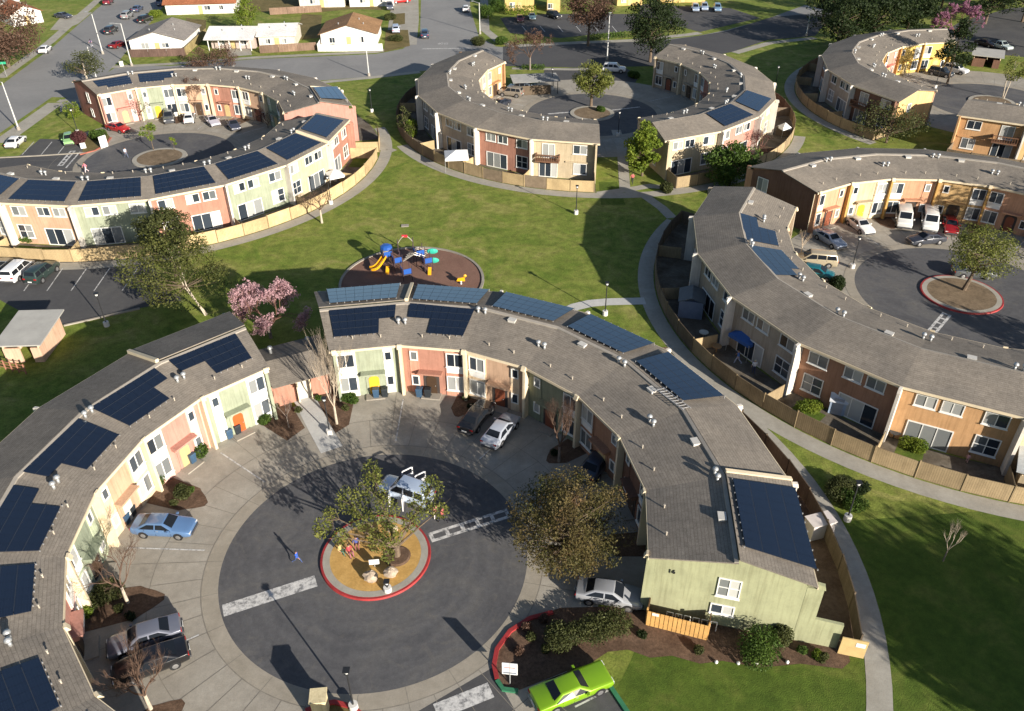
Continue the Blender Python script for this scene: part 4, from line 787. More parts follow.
def car(kind, px, head, col, label, cat='car', group='cars parked round the courts and streets', metal=.3, doors_open=False, two_tone=None, wx=None):
    K = KINDS[kind]; p = G(*px) if wx is None else Vector(wx); q = G(px[0] + head[0] * 4, px[1] + head[1] * 4); dr = q - G(*px); rz = atan2(dr.y, dr.x)
    t = thing({'van': 'parked_van', 'minivan': 'parked_minivan', 'pickup': 'pickup_truck', 'suv': 'parked_suv'}.get(kind, 'parked_car'), label, cat, (p.x, p.y, .03), rz, group)
    st = K['st']; pm = paint('%02d_%02d_%02d' % tuple(int(c * 99) for c in col) + ('m' if metal > .2 else ''), col, metal, .32)
    def sec(s): x, b, w, tp, hw, ht = s; return [(x, hw * .9, b), (x, hw * .99, b + (w - b) * .35), (x, hw, b + (w - b) * .75), (x, hw * .965, w), (x, ht, tp - .05 * min(1, (tp - w) * 8)), (x, ht * .86, tp), (x, 0, tp + .02)]
    rows = []
    for s in st: h = sec(s); rows.append(h + [(x, -y, z) for x, y, z in reversed(h[:-1])])
    v = MB(); n = len(rows[0]); vs = [a for r_ in rows for a in r_]; fs = []
    for i in range(len(rows) - 1):
        for k in range(n): fs.append((i * n + k, i * n + (k + 1) % n, (i + 1) * n + (k + 1) % n, (i + 1) * n + k))
    fs += [tuple(range(n - 1, -1, -1)), tuple(range((len(rows) - 1) * n, len(rows) * n))]
    v.add(vs, fs); body = fixn(obj('body', v, pm, t, local=True))
    bv = body.modifiers.new('soft', 'BEVEL'); bv.width = .035; bv.segments = 2; bv.limit_method = 'ANGLE'; bv.angle_limit = R(25); body.data.shade_smooth()
    ci, fi, ri, bi = K['cab']; C_, Fq, Rr, Bq = st[ci], st[fi], st[ri], st[bi]
    def lerp(a, b, f): return tuple(x + (y - x) * f for x, y in zip(a, b))
    def across(A, Bs, nm):   # windscreens
        w = MB(); f0, f1 = .1, .9; a, b = lerp(A, Bs, f0), lerp(A, Bs, f1); dx, dz = Bs[0] - A[0], Bs[3] - A[3]; L = hypot(dx, dz); nx, nz = (-dz / L, dx / L)
        if nz < 0: nx, nz = -nx, -nz
        o = .03; pts = []
        for s_, e in ((a, 1), (b, 1)): pts.append((s_[0] + nx * o, s_[5] * .84, s_[3] + nz * o)); pts.append((s_[0] + nx * o, -s_[5] * .84, s_[3] + nz * o))
        w.poly([pts[0], pts[1], pts[3], pts[2]]); return obj(nm, w, DARKG, t, local=True)
    across(C_, Fq, 'windshield')
    across(Bq, Rr, 'rear_window')
    def side_pt(x, f, s):
        for a, b in zip(st, st[1:]):
            if a[0] <= x <= b[0]: S = lerp(a, b, (x - a[0]) / (b[0] - a[0])); break
        y = S[4] * .965 + (S[5] - S[4] * .965) * f; z = S[2] + (S[3] - .05 - S[2]) * f; return (x, s * (y + .018), z + .006)
    cuts = [C_[0] - .12] + K['mid'] + [Bq[0] + .12]
    for s in (1, -1):
        for i in range(len(cuts) - 1):
            x1, x0 = cuts[i] - (.05 if i else 0), cuts[i + 1] + .05 * (i < len(cuts) - 2)
            u1 = min(x1, Fq[0] - .04) if i == 0 else x1; u0 = max(x0, Rr[0] + .05) if i == len(cuts) - 2 else x0
            if kind == 'pickup' and i == len(cuts) - 2: u0 = x0 = Rr[0] + .08
            if u1 - u0 < .1: continue
            w = MB(); w.poly([side_pt(x0, .1, s), side_pt(x1, .1, s), side_pt(u1, .86, s), side_pt(u0, .86, s)]); obj('side_window', w, DARKG, t, local=True)
        for x in K['wheels']:
            hw = max(q[4] for q in st); w = MB(); wr = K['wr']; y0, y1 = s * (hw - .2), s * (hw + .012); w.tube((x, y0, wr - .03), (x, y1, wr - .03), wr, None, 14); wh = obj('wheel', w, RUBBER, t, local=True)
            w = MB(); w.tube((x, s * (hw - .12), wr + .0), (x, s * (hw + .004), wr + .0), wr * 1.17, None, 16); obj('wheel_arch', w, M('arch_black', (.012, .012, .013), .1, 5, .8), t, local=True)
            w = MB(); w.tube((x, y1, wr - .03), (x, y1 + s * .012, wr - .03), wr * .64, wr * .5, 10); obj('rim', w, RIM, wh, local=True)
        for x in [C_[0] - .15] + K['mid'] + [Bq[0] + .55]:
            zz = [side_pt(x, f_, s) for f_ in (0.0,)][0]; w = MB(); yb = zz[1]; w.box((x, yb - s * .006, (zz[2] + .32) / 2), (.02, .03, zz[2] - .34)); obj('door_seam', w, BLACK, t, local=True)
        for x in K['mid']:
            zz = side_pt(x + .18, 0.0, s); w = MB(); w.box((x + .2, zz[1] + s * .012, zz[2] - .1), (.16, .03, .035)); obj('door_handle', w, GALV, t, local=True)
        f, r_ = st[-2], st[1]
        w = MB(); w.box((f[0] - .02, s * f[4] * .74, f[2] - .06), (.16, f[4] * .4, .13)); obj('headlight', w, HEAD, t, local=True)
        w = MB(); w.box((r_[0] - .0, s * r_[4] * .78, r_[2] - .12), (.14, r_[4] * .34, .16 if kind != 'van' else .4)); obj('tail_light', w, TAIL, t, local=True)
        w = MB(); w.box((C_[0] - .3, s * (C_[4] + .12), C_[2] + .05), (.16, .2, .13)); obj('mirror', w, pm, t, local=True)
    for e, nm in ((st[-1], 'front_bumper'), (st[0], 'rear_bumper')):
        w = MB(); sg = 1 if e[0] > 0 else -1; w.box((e[0] + sg * .01, 0, .42), (.16, e[4] * 1.75, .18)); obj(nm, w, GALV if kind == 'coupe' else M('bumper_grey', (.06, .06, .065), .1, 4, .5), t, local=True)
    w = MB(); w.box((st[0][0] - .085, 0, .62), (.02, .5, .13)); obj('number_plate', w, WHITE, t, local=True)
    if kind == 'pickup':
        w = MB(); w.box((-1.75, 0, 1.035), (1.7, 1.5, .03)); obj('load_bed', w, BLACK, t, local=True)
    if doors_open:
        for s in (1, -1):
            for hx, a in ((.95, 62), (-.3, 62)):
                w = MB(); hw = .93; L = 1.05; an = R(180 - a * 1) if s > 0 else R(180 + a); dx, dy_ = cos(an), sin(an) * 1
                A = (hx, s * hw); Bp = (hx + L * -abs(dx), s * (hw + L * abs(dy_)))
                def wallq(z0, z1, f0, f1):
                    P0 = (A[0] + (Bp[0] - A[0]) * f0, A[1] + (Bp[1] - A[1]) * f0); P1 = (A[0] + (Bp[0] - A[0]) * f1, A[1] + (Bp[1] - A[1]) * f1)
                    nx, ny = -(Bp[1] - A[1]) / L * .035, (Bp[0] - A[0]) / L * .035
                    w.hexa([(P0[0] - nx, P0[1] - ny, z0), (P1[0] - nx, P1[1] - ny, z0), (P1[0] + nx, P1[1] + ny, z0), (P0[0] + nx, P0[1] + ny, z0)], [(P0[0] - nx, P0[1] - ny, z1), (P1[0] - nx, P1[1] - ny, z1), (P1[0] + nx, P1[1] + ny, z1), (P0[0] + nx, P0[1] + ny, z1)])
                wallq(.35, 1.0, 0, 1); wallq(1.0, 1.6, .0, .09); wallq(1.0, 1.6, .91, 1); wallq(1.55, 1.65, .09, .91)
                obj('open_door', w, paint('open_white', (.7, .7, .7), .0, .4), t, local=True)
    return t
SILV, WHT, DKG, BLK = (.42, .44, .47), (.68, .68, .68), (.06, .065, .07), (.012, .012, .014)
CARS = [
 ('sedan', (166, 531), (1, .05), (.10, .19, .36), 'light blue sedan parked nose-in towards the round court at left'),
 ('sedan', (147, 642), (-1, .34), (.16, .17, .21), 'grey-blue sedan beside the black one near the twiggy bare tree, lower left'),
 ('sedan', (153, 667), (-1, .38), BLK, 'black sedan half hidden by the bare twiggy tree at lower left'),
 ('sedan', (501, 435), (.62, -.75), (.45, .48, .54), 'silver-blue sedan with a sunroof parked before the peach house of the front court'),
 ('sedan', (477, 421), (.5, -.62), (.02, .02, .022), 'black car in the shade beside the silver-blue sedan, red tail lamp lit by the sun'),
 ('sedan', (597, 468), (.55, -.7), (.035, .05, .08), 'dark blue car in deep shade against the olive and rust house fronts'),
 ('sedan', (609, 599), (1, .17), (.38, .39, .41), 'silver sedan nosed up to the pale green gable wall'),
 ('coupe', (571, 693), (.9, -.37), (.21, .40, .012), 'bright lime green vintage coupe on the parking bay at the bottom'),
 ('suv', (407, 497), (-.92, -.32), (.42, .5, .62), 'pale blue car with all its doors standing open by the island tree'),
 ('sedan', (119, 131), (1, .25), (.4, .02, .02), 'bright red car in front of the pink house, upper left court'),
 ('suv', (170, 121), (-.02, 1), (.07, .075, .085), 'dark grey car left of the white one in the upper left court'),
 ('sedan', (190, 121), (.12, -1), WHT, 'white car parked between the two planting beds of the upper left court'),
 ('sedan', (213, 124), (.6, .6), (.5, .47, .52), 'pale lilac-grey car at an angle in the upper left court'),
 ('sedan', (234, 128), (.55, .7), (.05, .055, .08), 'dark navy car in front of the shaded end of the upper left court'),
 ('sedan', (17, 145), (.6, -.5), WHT, 'white car in the first marked stall beside the lamp base at left'),
 ('hatch', (70, 143), (-.02, 1), (.28, .5, .2), 'small pale green hatchback in the stall beside the purple shrubs'),
 ('suv', (511, 96), (-1, -.1), (.24, .21, .17), 'tan off-roader beside the sunlit orange house end, top centre court'),
 ('suv', (520, 91), (-1, -.1), (.20, .24, .30), 'grey-blue car behind the tan off-roader, top centre court'),
 ('sedan', (500, 107), (-.9, .35), (.03, .035, .05), 'dark car behind the roof edge of the top centre terrace'),
 ('suv', (614, 72), (1, .05), WHT, 'white car passing behind the tree of the top centre court'),
 ('sedan', (859, 229), (.72, .55), (.62, .62, .6), 'white sedan before the cream house of the right-hand court'),
 ('van', (902, 222), (.15, 1), (.6, .6, .57), 'large white van with a high roof, left of the two vans'),
 ('van', (928, 225), (.12, 1), (.66, .66, .64), 'smaller white van, right of the two white vans'),
 ('sedan', (949, 229), (.2, 1), (.3, .01, .012), 'dark red car beside the white vans in building shade'),
 ('sedan', (925, 243), (-1, .1), (.05, .055, .07), 'dark car standing across the noses of the two white vans'),
 ('sedan', (829, 243), (.8, .5), (.24, .28, .36), 'blue-grey sedan near the brown gable of the right-hand court'),
 ('minivan', (815, 264), (-1, -.08), (.42, .36, .25), 'tan minivan beside the roof with blue solar panels'),
 ('hatch', (816, 277), (1, .2), (.01, .13, .16), 'teal car half hidden by the roof next to the tan minivan'),
 ('sedan', (972, 276), (1, .05), (.10, .11, .12), 'grey car behind the tree on the red-kerbed island at right'),
 ('suv', (955, 73), (1, .22), (.62, .62, .62), 'white car outside the yellow houses at far upper right'),
 ('suv', (940, 76), (1, .2), (.03, .035, .04), 'black car next to the white one by the yellow houses, far upper right'),
 ('pickup', (1000, 49), (1, .3), (.5, .58, .55), 'pale mint pickup on the far upper right car park'),
 ('sedan', (985, 46), (1, .25), (.03, .02, .02), 'dark car left of the pale mint pickup, far upper right'),
 ('minivan', (20, 275), (.62, -.55), (.68, .68, .68), 'white minivan on the left-hand car park'),
 ('suv', (44, 277), (.62, -.5), (.03, .05, .045), 'dark green estate car beside the white minivan, left-hand car park'),
 ('sedan', (-2, 272), (.62, -.5), (.2, .22, .24), 'grey car cut by the left edge, left of the white minivan'),
 ('sedan', (46, 52), (.62, -.55), (.7, .7, .7), 'white car at the kerb by the big reddish tree, top left street'),
 ('sedan', (64, 18), (1, .1), (.06, .065, .09), 'dark grey car on the drive of the white house at top left'),
 ('suv', (109, 4), (.6, -.5), (.16, .02, .035), 'maroon car at the kerb at the top edge, side street'),
 ('suv', (112, 33), (.62, -.4), (.03, .032, .036), 'black car facing the camera at the right kerb of the side street'),
 ('suv', (128, 18), (.7, -.45), (.28, .28, .28), 'grey car in front of another on the side street'),
 ('sedan', (138, 11), (.7, -.45), (.07, .09, .15), 'navy car second in the row along the side street'),
 ('sedan', (119, 47), (.8, -.3), (.2, .015, .015), 'dark red car on the drive left of the grey-roofed house'),
 ('suv', (146, 22), (.8, -.35), (.02, .025, .025), 'black car on the drive behind the grey-roofed house'),
 ('suv', (164, 5), (.8, -.3), (.10, .13, .20), 'blue-grey car at the top edge left of the terracotta roof'),
 ('suv', (425, 37), (-.05, -1), (.03, .05, .09), 'dark blue car waiting at the stop line of the north road'),
 ('sedan', (466, 11), (.05, -1), (.7, .7, .7), 'white car at the right kerb of the north road'),
 ('suv', (396, 32), (-.1, -1), (.45, .5, .62), 'blue-white car on the drive of the tan-roofed house'),
 ('suv', (390, 9), (.2, 1), (.12, .13, .16), 'dark grey car on the drive near the top edge'),
 ('pickup', (401, 3), (1, -.1), (.6, .02, .02), 'vivid red truck at the top edge beside the north road'),
 ('sedan', (520, 21), (.3, 1), (.12, .02, .025), 'dark red car in the shaded car park at top centre'),
 ('sedan', (532, 19), (.3, 1), (.10, .17, .2), 'teal-grey car beside the dark red one, top centre car park'),
 ('suv', (554, 18), (.9, .3), (.02, .02, .022), 'black car beside the yellow building, top centre car park'),
 ('suv', (695, 11), (.35, 1), (.3, .38, .5), 'pale blue car, leftmost of three at the top right car park'),
 ('suv', (704, 10), (.35, 1), (.34, .42, .55), 'pale blue car, middle of three at the top right car park'),
 ('suv', (717, 11), (.35, 1), (.2, .32, .46), 'brighter blue car, rightmost of three at the top right car park'),
]
for kind, px, hd, col, lab in CARS: car(kind, px, hd, col, lab, 'van' if kind in ('van', 'minivan') else 'truck' if kind == 'pickup' else 'car', metal=.0 if min(col) > .55 else .25, doors_open='doors standing open' in lab)
# ------------------------------------------------------------------ lamps and signs
def path_lamp(px, label, h=4.15):
    p = G(*px); t = thing('path_lamp', label, 'lamp post', (p.x, p.y, 0), 0, 'low lamp posts of the courts and lawns')
    v = MB(); v.lathe((p.x, p.y, 0), [(0, 0), (.3, 0), (.3, .55), (.0, .56)], 12); obj('base', v, M('lamp_base', (.62, .6, .56), .1), t)
    v = MB(); v.tube((p.x, p.y, .55), (p.x, p.y, h - .35), .065, .05, 8); obj('pole', v, BLACK, t)
    v = MB(); v.box((p.x, p.y, h - .02), (.42, .42, .08)); v.box((p.x, p.y, h - .33), (.3, .3, .05)); hd = obj('lamp_head', v, BLACK, t)
    v = MB(); v.lathe((p.x, p.y, h - .3), [(0, 0), (.12, 0), (.17, .24), (0, .24)], 8); obj('lens', v, HEAD, hd)
for px, lab in (((605, 315), 'low lamp post on the small lawn wedge beside the white path'), ((576, 214), 'low lamp post at the far edge of the central lawn by the pale fence'), ((331, 204), 'low lamp post beside the bare tree and pale fence on the central lawn'),
                ((847, 520), 'low lamp post in the planting by the path left of the lone sapling'), ((354, 709), 'low lamp post beside the cream enclosure at the bottom edge'), ((107, 326), 'low lamp post on the grass edge of the left-hand car park'),
                ((330, 434), 'low lamp post with a white base in the bed by the gatehouse walk'), ((372, 112), 'low lamp post on the shaded grass corner by the pink gable yard'), ((775, 88), 'low lamp post on the lawn behind the far terrace at top right'),
                ((618, 136), 'low lamp post by the passage left of the bright green tree'), ((852, 268), 'low lamp post at the court edge near the tan minivan'), ((78, 133), 'low lamp post at the front lawn by the round green bush'), ((935, 88), 'low lamp post outside the yellow houses, far upper right'), ((552, 90), 'low lamp post beside the slatted carport, top centre'), ((388, 592), 'stubby white-based lamp on the yellow woodchip island')):
    path_lamp(px, lab, 1.2 if 'stubby' in lab else 4.15)
def street_light(px, label, h, ang, arm=1.8):
    p = G(*px); t = thing('street_light', label, 'street light', (p.x, p.y, 0), 0, 'tall street lights')
    v = MB(); v.lathe((p.x, p.y, 0), [(0, 0), (.3, 0), (.28, .6), (0, .61)], 10); obj('base', v, CONC, t)
    v = MB(); v.tube((p.x, p.y, .6), (p.x, p.y, h), .13, .08, 8); obj('pole', v, M('lamp_pole_pale', (.5, .5, .48), .1), t)
    if arm:
        q = (p.x + cos(ang) * arm, p.y + sin(ang) * arm, h + .25); v = MB(); v.tube((p.x, p.y, h - .1), q, .06, .05, 6); a = obj('arm', v, GALV, t)
        v = MB(); v.blob((q[0] + cos(ang) * .3, q[1] + sin(ang) * .3, q[2]), (.42, .2, .1), 8, 4); obj('lamp_head', v, GALV, a)
for px, lab, h, an, ar in (((19, 130), 'tall pale street light at the left edge by the stalls', 8.2, 2.6, 2.2), ((103, 54), 'tall street light at the corner of the side street, left of two', 8.4, 2.6, 1.6), ((132, 66), 'tall street light before the brown fence of the grey-roofed house', 8.6, 3.6, 1.6), ((369, 76), 'street light on the main road kerb above the lawn corner', 5.6, 1.2, .0), ((607, 60), 'tall grey street light on the dark road at top centre', 9, 1.4, 1.2), ((97, 80), 'wooden-looking pale pole beside the olive tree at the street corner', 6.5, 0, 0), ((480, 34), 'thin street light at the corner of the north road', 7, 2.8, 1.4), ((806, 36), 'pale street light beyond the shaded lawn at top right', 6, 2, 1)): street_light(px, lab, h, an, ar)
def street_sign(px, label, col, h=2.6, w=.9, ph=.3, rz=.3, txt=None):
    p = G(*px); t = thing('street_sign', label, 'sign', (p.x, p.y, 0))
    v = MB(); v.tube((p.x, p.y, 0), (p.x, p.y, h), .04, None, 6); obj('post', v, GALV, t)
    v = MB(); v.box((p.x, p.y, h - ph / 2 + .02), (w, .05, ph), rz); obj('sign_board', v, M('sign_' + label[:9].replace(' ', '_'), col, .05, 3, .5), t)
    return t
street_sign((7, 77), 'green street name sign on a post at the left kerb', (.02, .3, .16), 3.0, 1.4, .45, .2)
s1 = street_sign((510, 684), 'white court sign on a post inside the red-kerbed bed by the lime coupe', (.72, .72, .7), 2.2, 1.0, 1.15, -.12)
v = MB(); p = G(510, 684); v.box((p.x - .006, p.y - .0325, 1.25), (.84, .012, .16), -.12); obj('lettering', v, M('sign_grey_print', (.2, .22, .26), .2), s1)
v = MB(); v.box((p.x - .006, p.y - .0325, 1.8), (.7, .012, .12), -.12); obj('lettering', v, M('sign_red_print', (.55, .25, .25), .2), s1)
street_sign((375, 568), 'small white sign on the yellow woodchip island under the tree', (.72, .72, .7), .9, .75, .5, .1)
street_sign((105, 148), 'large white sign board leaning in the bed beside the red car', (.74, .73, .7), 2.0, 1.3, 1.9, 1.0)
street_sign((84, 149), 'small white sign box beside the purple shrubs at the stalls', (.72, .72, .7), 1.0, .8, .9, .4)
street_sign((1030, 30), 'red stop sign among the dark trees at top right', (.5, .03, .03), 2.6, .75, .75, .5) if False else None
def hydrant_box(px, label, sz, m_): 
    p = G(*px); t = thing('utility_box', label, 'utility box', (p.x, p.y, 0)); v = MB(); v.box((p.x, p.y, sz[2] / 2), sz, .3); obj('cabinet', v, m_, t); v = MB(); v.box((p.x, p.y, sz[2] + .03), (sz[0] + .1, sz[1] + .1, .06), .3); obj('lid', v, m_, t)
hydrant_box((122, 66), 'white utility box on the grass verge by the street light', (.7, .6, .9), WHITE); hydrant_box((817, 533), 'white-topped utility shed behind the gable marked 16', (2.0, 1.2, 1.5), M('shed_pink_white', (.6, .54, .5), .1))
# wheelie bins in pairs
def bins(px, label):
    p = G(*px); c = CEN['A']; a = atan2(p.y - c[1], p.x - c[0]); u = Vector((-sin(a), cos(a), 0)) * .42
    for s, col, wd in ((-1, (.02, .025, .03), 'black'), (1, (.035, .075, .13), 'blue')):
        q = p + u * s; t = thing('wheelie_bin', wd + ' wheelie bin ' + label, 'bin', (q.x, q.y, .03), a, 'wheelie bins by the front doors'); m_ = M('bin_' + wd, col, .1, 4, .5)
        v = MB(); v.hexa([(-.24, -.24, .08), (.24, -.24, .08), (.24, .24, .08), (-.24, .24, .08)], [(-.3, -.3, .95), (.3, -.3, .95), (.3, .3, .95), (-.3, .3, .95)]); obj('bin_body', v, m_, t, local=True)
        v = MB(); v.hexa([(-.33, -.32, .955), (.33, -.32, .955), (.33, .32, .955), (-.33, .32, .955)], [(-.3, -.28, 1.08), (.28, -.28, 1.02), (.28, .28, 1.02), (-.3, .28, 1.08)]); obj('lid', v, m_, t, local=True)
        for k in (-1, 1): v = MB(); v.tube((.2, k * .2, .1), (.2, k * .3, .1), .1, None, 8); obj('wheel', v, RUBBER, t, local=True)
for px, lab in (((234, 436), 'in front of the green house with the red door'), ((197, 460), 'beside the round bush before the salmon pink house'), ((381, 397), 'by the yellow door of the green house'), ((424, 397), 'by the dark arch of the salmon red house'), ((130, 520), 'between the blue sedan and the peach house wall')): bins(px, lab)
# ------------------------------------------------------------------ people
SKIN = M('skin', (.48, .27, .18), .06, 6, .6)
def person(px, face, shirt, trousers, hair, label, pose='stand', h=1.72, z=0.0, hat=None):
    p = G(*px); q = G(px[0] + face[0] * 3, px[1] + face[1] * 3); d = q - p; rz = atan2(d.y, d.x); k = h / 1.75
    t = thing('person', label, 'person', (p.x, p.y, z + .03), rz)
    V, E, Rr, Mi = [], [], [], []
    def pt(x, y, zz, r, par=None):
        V.append((x * k, y * k, zz * k)); Rr.append(r * k); 
        if par is not None: E.append((par, len(V) - 1))
        return len(V) - 1
    sit = pose == 'sit'; dz = -.5 if sit else 0
    pel = pt(0, 0, .95 + dz, .155); wai = pt(.01, 0, 1.12 + dz, .135, pel); che = pt(.02, 0, 1.33 + dz, .165, wai); nec = pt(.02, 0, 1.48 + dz, .06, che); hd0 = pt(.03, 0, 1.6 + dz, .095, nec); pt(.035, 0, 1.69 + dz, .085, hd0)
    st = {'walk': .3, 'run': .45}.get(pose, .03)
    hands = []
    for s in (1, -1):
        hip = pt(0, s * .1, .9 + dz, .095, pel); f = st * s
        if sit: kn = pt(.42, s * .13, .50, .07, hip); an = pt(.5, s * .13, .08, .048, kn); pt(.64, s * .14, .04, .04, an)
        else: kn = pt(f * .5 + .05, s * .1, .5, .065, hip); an = pt(f - (.15 if f < 0 else 0), s * .1, .08 + (.1 if f < -.1 else 0), .045, kn); pt(f + .14 - (.15 if f < 0 else 0), s * .11, .04 + (.06 if f < -.1 else 0), .038, an)
        sh = pt(.02, s * .19, 1.42 + dz, .06, che); up = .35 if pose == 'reach' else 0
        el = pt(.0 - f * .5 + up * .6, s * .27, 1.15 + dz + up * .5, .045, sh); wr = pt(.12 - f * .6 + (.12 if sit else 0) + up, s * .25, .93 + dz + (.1 if sit or abs(st) > .1 else 0) + up, .032, el); hands.append((V[wr], s))
    me = bpy.data.meshes.new('person_body'); me.from_pydata(V, E, []); o = bpy.data.objects.new('body', me); COL.objects.link(o)
    sk = o.modifiers.new('skin', 'SKIN'); sk.use_smooth_shade = True
    for i, r_ in enumerate(Rr): me.skin_vertices[0].data[i].radius = (r_, r_ * (.72 if i in (wai, che, pel) else 1)) if False else (r_, r_)
    me.skin_vertices[0].data[0].use_root = True
    sb = o.modifiers.new('sub', 'SUBSURF'); sb.levels = 1; sb.render_levels = 1
    bpy.context.view_layer.update(); dg = bpy.context.evaluated_depsgraph_get(); nm = bpy.data.meshes.new_from_object(o.evaluated_get(dg)); bpy.data.objects.remove(o)
    bm = bmesh.new(); bm.from_mesh(nm)
    for (hx, hy, hz), s in hands:   # palm, four fingers, thumb
        hb = MB(); hb.box((hx + .03 * k, hy, hz - .06 * k), (.06 * k, .03 * k, .1 * k))
        for i in range(4): hb.tube((hx + (.01 + .015 * i) * k, hy, hz - .1 * k), (hx + (.025 + .015 * i) * k, hy - s * .015 * k, hz - (.17 + (.015 if i in (1, 2) else 0)) * k), .009 * k, .007 * k, 5)
        hb.tube((hx + .055 * k, hy, hz - .05 * k), (hx + .095 * k, hy - s * .01, hz - .1 * k), .011 * k, .008 * k, 5)
        vs = [bm.verts.new(v) for v in hb.v]
        for f in hb.f: bm.faces.new([vs[i] for i in f])
    bm.to_mesh(nm); bm.free()
    nm.materials.clear()
    for m_ in (M('cloth_' + label[:24].replace(' ', '_') + 'a', shirt, .1, 5, .9), M('cloth_' + label[:24].replace(' ', '_') + 'b', trousers, .1, 5, .9), SKIN, M('shoe_dark', (.05, .045, .04), .2, 5)): nm.materials.append(m_)
    for f in nm.polygons:
        c = f.center / k; f.material_index = 0
        zz = c.z - dz
        if zz > 1.47: f.material_index = 2
        elif c.z < .1: f.material_index = 3
        elif zz < .98 and abs(c.y) < .2: f.material_index = 1
        elif abs(c.y) > .2 and zz < 1.12: f.material_index = 2
        if sit and c.x > .15 and abs(c.y) < .22 and c.z < .62: f.material_index = 3 if c.z < .1 else 1
    ob = bpy.data.objects.new('body', nm); COL.objects.link(ob); ob.parent = t
    v = MB(); v.blob((.015 * k, 0, (1.675 + dz) * k), (.112 * k, .105 * k, .095 * k), 10, 6); obj('hat' if hat else 'hair', v, M('hat_pale' if hat else 'hair_' + '%02d' % int(hair[0] * 99), hat or hair, .2, 9), t, local=True, smooth=True)
    v = MB()
    for s in (1, -1): v.blob((.125 * k, s * .035 * k, (1.625 + dz) * k), (.012, .014, .012), 6, 4)
    v.blob((.135 * k, 0, (1.585 + dz) * k), (.02, .014, .022), 6, 4); obj('face', v, M('eye_dark', (.08, .05, .04)), t, local=True)
    return t
BR = (.05, .03, .02)
person((298, 563), (1, .2), (.03, .10, .5), (.05, .08, .2), BR, 'child in blue running across the round court', 'run', 1.3)
person((436, 520), (-.5, -1), (.62, .2, .22), (.7, .62, .6), BR, 'person in pink and white bending by the rear of the open-doored car', 'reach', 1.65)
person((443, 523), (-1, -.4), (.5, .12, .12), (.02, .02, .03), BR, 'person in a red top and black trousers beside the white painted band', 'walk', 1.75)
person((341, 555), (1, .4), (.42, .34, .14), (.06, .13, .09), BR, 'person in yellow and green seated under the island tree', 'sit', 1.6, .17)
person((350, 556), (.6, .8), (.36, .05, .06), (.28, .1, .13), BR, 'person in red seated under the island tree', 'sit', 1.6, .17)
person((357, 548), (.2, 1), (.06, .08, .25), (.2, .06, .06), BR, 'person in blue seated near the trunk of the island tree', 'sit', 1.6, .17)
person((87, 173), (-.8, .3), (.7, .22, .28), (.75, .6, .6), BR, 'person in pink standing on the drive of the upper left court', 'walk')
person((632, 184), (-.3, 1), (.6, .03, .07), (.05, .12, .3), BR, 'person in a red top and blue jeans on the path below the bright green tree', 'walk')
person((737, 364), (-1, -.3), (.1, .2, .5), (.4, .45, .6), BR, 'person in blue and white standing by the yard fence', 'walk', 1.7)
person((753, 374), (-.6, -1), (.75, .75, .75), (.04, .05, .1), BR, 'person in a white shirt and pale hat in the shaded yard', 'stand', 1.7, 0, (.6, .55, .35))
person((713, 346), (1, .4), (.35, .2, .12), (.1, .1, .1), BR, 'person in brown seated among the clutter of the shaded yard', 'sit', 1.65)
person((966, 463), (-.5, .8), (.75, .4, .38), (.6, .35, .3), BR, 'small child in pale pink in the shaded yard of the orange house', 'stand', 1.05)
person((92, 47), (-1, .3), (.45, .3, .5), (.55, .55, .6), BR, 'person in lilac on the side street beside the street light', 'walk')
person((127, 158), (1, .4), (.4, .45, .55), (.1, .12, .18), BR, 'person in grey-blue on the upper left court beside its island', 'walk')
# ------------------------------------------------------------------ plants
BARKM = M('bark_brown', (.13, .095, .065), .3, 4, .95, 0, 14, .4); BARKP = M('bark_pale', (.42, .36, .28), .25, 3, .9, 0, 14, .3); BARKG = M('bark_grey', (.2, .165, .14), .25, 4, .95)
FOL = {'green': foliage('leaf_green', (.03, .065, .012), (.085, .14, .022)), 'bright': foliage('leaf_bright', (.07, .125, .012), (.2, .25, .03)), 'dark': foliage('leaf_dark', (.012, .024, .008), (.032, .05, .014)), 'olive': foliage('leaf_olive', (.04, .05, .016), (.09, .10, .032)),
       'mixed': foliage('leaf_mixed', (.05, .06, .014), (.145, .105, .042), (.17, .09, .054), .35, .38), 'pink': foliage('blossom_pink', (.36, .2, .22), (.56, .37, .39), None, .4, 1.5), 'pink_far': foliage('blossom_mauve', (.22, .09, .15), (.38, .18, .27)), 'open': foliage('leaf_open', (.04, .055, .014), (.115, .12, .03), None, .3, .5), 'rust': foliage('leaf_rust', (.07, .04, .028), (.13, .075, .05), None, .2), 'plum': foliage('leaf_plum', (.06, .02, .022), (.13, .05, .05)), 'willow': foliage('leaf_willow', (.075, .10, .02), (.19, .20, .045))}
TWIG = {'brown': M('twig_brown', (.115, .07, .048), .3, 3), 'grey': M('twig_grey', (.19, .15, .125), .25, 3), 'red': M('twig_red', (.15, .075, .055), .3, 3), 'pale': M('twig_pale', (.40, .33, .25), .2, 3)}
